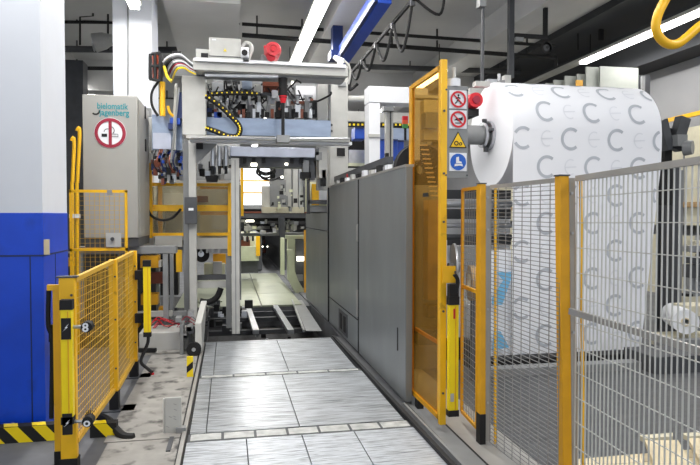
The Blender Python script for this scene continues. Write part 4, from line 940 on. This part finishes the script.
for k, (x0, y0, x1, y1, m) in enumerate([(276, 158, 305, 212, 'mgrey'), (284, 163, 291, 210, 'lgrey'), (293, 160, 298, 211, 'lgrey'), (299, 168, 303, 211, 'steel'), (276, 164, 283, 186, 'dgrey'), (262, 186, 270, 212, 'lgrey'), (270, 180, 286, 210, 'mgrey'), (272, 196, 288, 209, 'mgrey'), (262, 207, 304, 213, 'beige'), (304, 160, 309, 186, 'mgrey'), (303, 176, 306, 180, 'black'), (306, 180, 309, 196, 'black')]):
    t.part('block', m).rect(x0, y0, x1, y1, YR+.5-.04*k, .15)
for k in range(30):
    px = random.uniform(268, 302); y = random.uniform(180, 208); t.part('fitting', random.choice(['lgrey', 'dgrey', 'mgrey', 'black', 'cream', 'lgrey'])).rect(px, y, px+random.uniform(1, 4), y+random.uniform(1, 5), YR-.1+random.random()*.1, .06)
for r, lw in ((7, 1), (9, 2), (12, 3)):
    t.part('cable', 'black').tube(arc_path([P(262-lw, 166, YR-.3), P(260-lw, 166+r*.6, YR-.3), P(266, 166+r, YR-.3), P(273+lw*.5, 166+r*.6, YR-.3), P(274, 165, YR-.3)], 6), .018, 6)
t.part('cable', 'black').tube(arc_path([P(259, 170, YR-.3), P(262, 178, YR-.3), P(272, 180, YR-.3), P(280, 177, YR-.3), P(284, 177, YR-.3)], 6), .018, 6)
t.part('small_lamp', 'glow').rect(281, 176, 283.5, 178, YR-.35, .04); t.done()
t = Thing('far_gantry', 'low dark crossbeam with valves and pipes spanning the far opening', 'machine')
YG2 = 13.2
t.part('beam', 'dgrey').rect(226, 213, 308, 218, YG2, .3); t.part('beam', 'copper').rect(228, 211.5, 308, 213.5, YG2, .3); t.part('beam', 'black').rect(228, 218, 306, 221, YG2+.2, .3); t.part('beam', 'mgrey').rect(228, 233, 306, 236, YG2+.5, .2)
for k in range(44):
    px = random.uniform(238, 302); y = random.uniform(219, 231); t.part('valve', random.choice(['lgrey', 'mgrey', 'white', 'cream', 'dgrey', 'steel', 'lgrey'])).rect(px, y, px+random.uniform(1.5, 6), y+random.uniform(1.5, 5), YG2+.1+random.random()*.2, .1)
t.part('post', 'dgrey').rect(279, 218, 285, 236, YG2-.1, .15); t.part('small_lamp', 'glow').rect(246, 220, 254, 222, YG2-.05, .05); t.done()
t = Thing('green_cabinet', 'pale green machine cabinet on a dark base at the left of the far platform', 'cabinet')
YC = 15.2
t.part('body', 'pgreen').rect(228, 247, 259, 261, YC, .6); t.part('base', 'dgrey').rect(230, 261, 258, 273, YC+.1, .5); t.part('shelf', 'cream').rect(232, 232, 256, 247, YC+.4, .3); t.part('copper_block', 'copper').rect(236, 237, 250, 246, YC+.3, .1); t.part('yellow_post', 'yellow').rect(256, 234, 260, 256, YC-.05, .1)
for k in range(8): t.part('lever', ['lgrey', 'black'][k % 2]).rect(233+k*2.7, 236, 235+k*2.7, 240+k % 3, YC+.2, .08)
t.done()
for k, (x0, x1, y0, y1, lab) in enumerate([(281, 284.5, 238, 275, 'slim left'), (288, 295, 238, 280, 'wide right')]):
    t, q = single('cream_column', 'pgreen', 'pale cream machine column at the right of the far platform, the %s one' % lab, 'column', 'cream columns'); q.rect(x0, y0, x1, y1, 14.6-.6*k, .25); t.done()
t = Thing('cream_frame', 'pale cream curved machine frame beside the grey panels in the far opening', 'frame')
YK = 12.8
t.part('lintel', 'pgreen').rect(286, 235.5, 306, 239, YK, .2)
q = t.part('curved_foot', 'pgreen'); pts = [(288, 250), (293, 250), (294, 268), (298, 280), (305, 292), (305, 303), (296, 294), (289, 280)]
o = P(288, 250, YK); q.prism([((P(x, y, YK)-o).x, (P(x, y, YK)-o).z) for x, y in pts], o, X_, Z_, -.3)
t.part('yellow_edge', 'amberframe').rect(304.5, 230, 306, 302, YK-.1, .1); t.part('inner_block', 'dgrey').rect(296, 240, 305, 290, YK+.7, .2); t.part('inner_block', 'mgrey').rect(296, 275, 303, 281, YK+.5, .1); t.part('small_lamp', 'glow').rect(297, 256.5, 304, 261, YK+.5, .05); t.done()
t = Thing('tunnel_machinery', 'dark machinery with brown blocks in the shadow at the end of the far opening', 'machine')
YT2 = 26
t.part('back', 'black').rect(256, 224, 284, 262, YT2+2, .2); t.part('roof', 'black').box(P(256, 226, YT2).x, 17.5, P(256, 226, YT2).z+.2, P(286, 226, YT2).x, YT2+2, P(256, 226, YT2).z+.3)
for s_, px in ((0, 257), (1, 281)): t.part('side_wall', 'dgrey').rect(px, 234, px+5, 270, 18, 8)
for k, (x0, y0, x1, y1, m) in enumerate([(262, 232, 278, 236, 'copper'), (264, 240, 278, 244, 'copper'), (263, 249, 279, 253, 'copper'), (262, 226, 270, 229, 'lgrey'), (272, 227, 276, 229, 'lgrey'), (260, 258, 274, 262, 'mgrey')]): t.part('block', m).rect(x0, y0, x1, y1, YT2-.3*k, .3)
for x in (262, 267, 273): t.part('small_lamp', 'glow').rect(x, 246, x+1.2, 247.2, YT2-2, .05)
t.done()
t = Thing('left_far_machines', 'grey and dark machines behind the yellow guard on the left side of the hall', 'machine')
for k, (x0, y0, x1, y1, m) in enumerate([(66, 60, 84, 260, 'dgrey'), (150, 100, 240, 235, 'mgrey'), (186, 150, 232, 182, 'white'), (160, 235, 178, 310, 'black')]):
    t.part('block', m).rect(x0, y0, x1, y1, 12.5+.1*k, .4)
t.done()

# ================================================================ CEILING ITEMS
def fixture(x, y0, y1, z, w, label, tray_only=None, name='ceiling_light', lit=True, power=38):
    t = Thing(name, label, 'lamp', 'fluorescent ceiling lights')
    t.part('tray', 'lgrey').box(x-w/2-.03, y0-(tray_only or 0)*0, z+.03, x+w/2+.03, y1+(tray_only or 0), z+.09)
    n = max(1, round((y1-y0)/1.5)); L_ = (y1-y0)/n
    for k in range(n):
        t.part('tube', 'lamp').box(x-w/2, y0+k*L_+.01, z-.03, x+w/2, y0+(k+1)*L_-.01, z+.03)
    q = t.part('hanger', 'black'); 
    for yy in (y0+.3, y1-.3): q.box(x-.01, yy, z+.09, x+.01, yy+.01, CZ)
    t.done()
    ld = bpy.data.lights.new('tube_light', 'AREA'); ld.shape = 'RECTANGLE'; ld.size = w; ld.size_y = y1-y0; ld.energy = power*(y1-y0)/1.5; ld.color = (1, .98, .95)
    lo_ = bpy.data.objects.new('tube_light', ld); COL.objects.link(lo_); lo_.location = (x, (y0+y1)/2, z-.04)
LZ = 5.0
c1 = P(309.5, 30, 11.6)
fixture(P(322, 1, 10).x, 2.5, 8.5, LZ, .2, 'fluorescent strip light on the ceiling over the aisle, nearest part out of view')
fixture(1.50, 8.6, 15.5, LZ, .2, 'long bright fluorescent strip light on the ceiling over the gantry machine')
xx = PX(700, 10, 7.8)
fixture(7.8, 4, 12.7, LZ, .16, 'long bright fluorescent strip light at the upper right above the paper roll', tray_only=5.0)
fixture(-1.215, 3.0, 8.85, 4.4, .12, 'short bright fluorescent strip light at the top left by the second white column')
fixture(4.4, -2, 3, LZ, .2, 'fluorescent strip light on the ceiling behind the viewer', power=45)
fixture(-3.8, 13, 22, LZ, .2, 'fluorescent strip light deep in the left side of the hall', power=35)
fixture(1.2, 18, 30, LZ-.3, .2, 'fluorescent strip light far down the aisle', power=45)
fixture(.2, 11.5, 15.5, 3.95, .2, 'added fluorescent strip light, hidden behind the gantry to brighten the far platform', power=45)  # added lamp, kept out of sight behind the gantry, brightens the far plates
fixture(5.0, 14, 24, LZ, .2, 'fluorescent strip light behind the wire fence area', power=45)
t = Thing('lamp_tray', 'dark edged lamp tray on the ceiling at the top left', 'tray'); x = P(164, 8, 10.4).x
t.part('tray', 'lgrey').box(x, 8, LZ-.05, x+.05, 12.5, LZ+.05); t.part('edge', 'dblue').box(x+.05, 8, LZ-.06, x+.12, 12.5, LZ+.04); t.done()
# blue crane
t = Thing('blue_crane', 'blue steel crane arm with a short hanging post under the ceiling', 'crane')
a = P(385, -8, 8.6); b = P(343, 56, 11.8)
t.part('arm', 'craneblue', bev=.01).bar(a, b, .2, .32); t.part('rail', 'dblue').bar(a-V((.13, 0, .1)), b-V((.13, 0, .1)), .05, .08)
t.part('post', 'dblue').rect(333, 25, 343, 54, 11.7, .25); t.part('foot', 'dblue').rect(331, 50, 346, 58, 11.6, .35); t.done()
t = Thing('spot_lamp', 'small bright spot lamp on a curved cable over the right gantry post', 'lamp')
t.part('head', 'white').tube([P(334, 57, GY-.1), P(343, 62, GY-.15)], [.03, .045], 12); t.part('bulb', 'glow').tube([P(338.5, 61.5, GY-.2), P(342, 63, GY-.2)], .03, 10)
t.part('cable', 'lgrey').tube(arc_path([P(343, 60, GY-.1), P(349, 66, GY-.1), P(350, 76, GY-.1), P(348, 84, GY-.1)], 6), .016, 7); t.done()
# festoon
t = Thing('festoon_cable', 'black festoon track with cable loops hanging in waves', 'cable')
a = P(416, -4, 8.0); b = P(352, 72, 10.6); t.part('track', 'black').bar(a, b, .035, .05)
def fl(f): return a+(b-a)*f
dips = [(.04, .30, 30), (.30, .56, 22), (.56, .80, 16), (.80, 1.0, 12)]
for f0, f1, dp in dips:
    p0, p1 = fl(f0), fl(f1); m_ = (p0+p1)/2; t.part('loop', 'black').tube(arc_path([p0, p0*.75+p1*.25-Z_*dp*.012, m_-Z_*dp*.018, p0*.25+p1*.75-Z_*dp*.012, p1], 6), .022, 7)
    t.part('trolley', 'dgrey').box(p0.x-.03, p0.y-.03, p0.z-.08, p0.x+.03, p0.y+.03, p0.z)
t.part('tail', 'black').tube(arc_path([fl(.02), fl(.02)+V((.35, 0, -.2)), fl(.02)+V((.5, .2, .2))], 6), .02, 7)
t.part('hanging_end', 'black').tube(arc_path([b, b+V((-.05, 0, -.3)), b+V((.1, 0, -.2))], 6), .03, 7); t.done()
t = Thing('lifting_rod', 'grey vertical lifting rod with a block at the top hanging over the roll hub', 'rod')
t.part('rod', 'dgrey').tube([P(483, 6, 6.9), P(482, 84, 6.9)], .022, 10); t.part('head_block', 'mgrey').rect(480, -8, 486.5, 6, 6.85, .1); t.part('foot_block', 'lgrey').rect(476, 81, 490, 86, 6.85, .1); t.done()
t = Thing('ceiling_post', 'dark steel post hanging from the ceiling behind the paper roll', 'post')
t.part('post', 'dgrey').rect(509.5, -20, 514.5, 78, 9.2, .08); t.part('arm', 'black').rect(515, 34, 548, 38, 9.2, .05); t.part('clamp', 'mgrey').rect(516, 37, 524, 41, 9.1, .05); t.done()
for k, (px, lab) in enumerate([(600, 'right'),]):
    t, q = single('ceiling_post', 'black', 'thin black hanger post crossing above the bright right lamp', 'post'); q.rect(px, -10, px+4, 40, 12, .05); t.done()
t = Thing('hook_block', 'dark round pulley hanging from the ceiling above the paper roll', 'pulley')
t.part('stem', 'black').rect(544.5, -20, 548, 45, 10, .06); t.part('pulley', 'dgrey').ring(P(546, 48, 10), X_, -Z_, .03, .085, -.06, 20); t.part('hook', 'black').ring(P(546, 48, 9.96), X_, -Z_, .06, .1, -.02, 20); t.done()
for k, (pts, lab) in enumerate([([(515, 55), (556, 57), (556, 66)], 'bent dark pipe beside the round pulley'), ([(560, 20), (700, 27)], 'dark conduit crossing the dim ceiling at the right'), ([(505, 0), (560, 5), (640, 8)], 'dark pipe at the top edge, right of the ceiling post')]):
    t, q = single('ceiling_pipe', 'black', lab, 'pipe', 'pipes at the right of the ceiling'); q.tube([P(x, y, 12.6+.2*k) for x, y in pts], .04, 8); t.done()
for k, px in enumerate((578, 640, 655)):
    t, q = single('lamp_hanger', 'black', 'thin dark hanger wire in the upper right, %s of three' % ('leftmost', 'middle', 'rightmost')[k], 'hanger', 'hanger wires at the right'); q.tube([P(px, -5, 12.4), P(px, 50-k*9, 12.4)], .015, 6); t.done()
# yellow tube hook
t = Thing('yellow_bumper', 'bent yellow tube guard close to the viewer at the upper right corner', 'guard')
pts = [P(676, -20, 3.4), P(664, 2, 3.4), P(657.5, 16, 3.4), P(656, 28, 3.4), P(660, 38, 3.4), P(668, 44, 3.4), P(677, 44, 3.4), P(686, 38, 3.4), P(695, 30, 3.4), P(704, 24, 3.4), P(722, 22, 3.4)]
t.part('tube', 'yellow').tube(arc_path(pts, 5), .028, 14); t.part('hanger', 'dgrey').tube([pts[0], V((pts[0].x, pts[0].y, CZ))], .015, 8); t.done()

# ================================================================ LIGHT
w = bpy.data.worlds.new('world'); scn.world = w; w.use_nodes = True
bg = w.node_tree.nodes['Background']; bg.inputs[0].default_value = (.86, .92, 1, 1); bg.inputs[1].default_value = .95
scn.view_settings.view_transform = 'Standard'; scn.view_settings.look = 'None'; scn.view_settings.gamma = 1; scn.view_settings.use_curve_mapping = False
scn.view_settings.exposure = 0.0
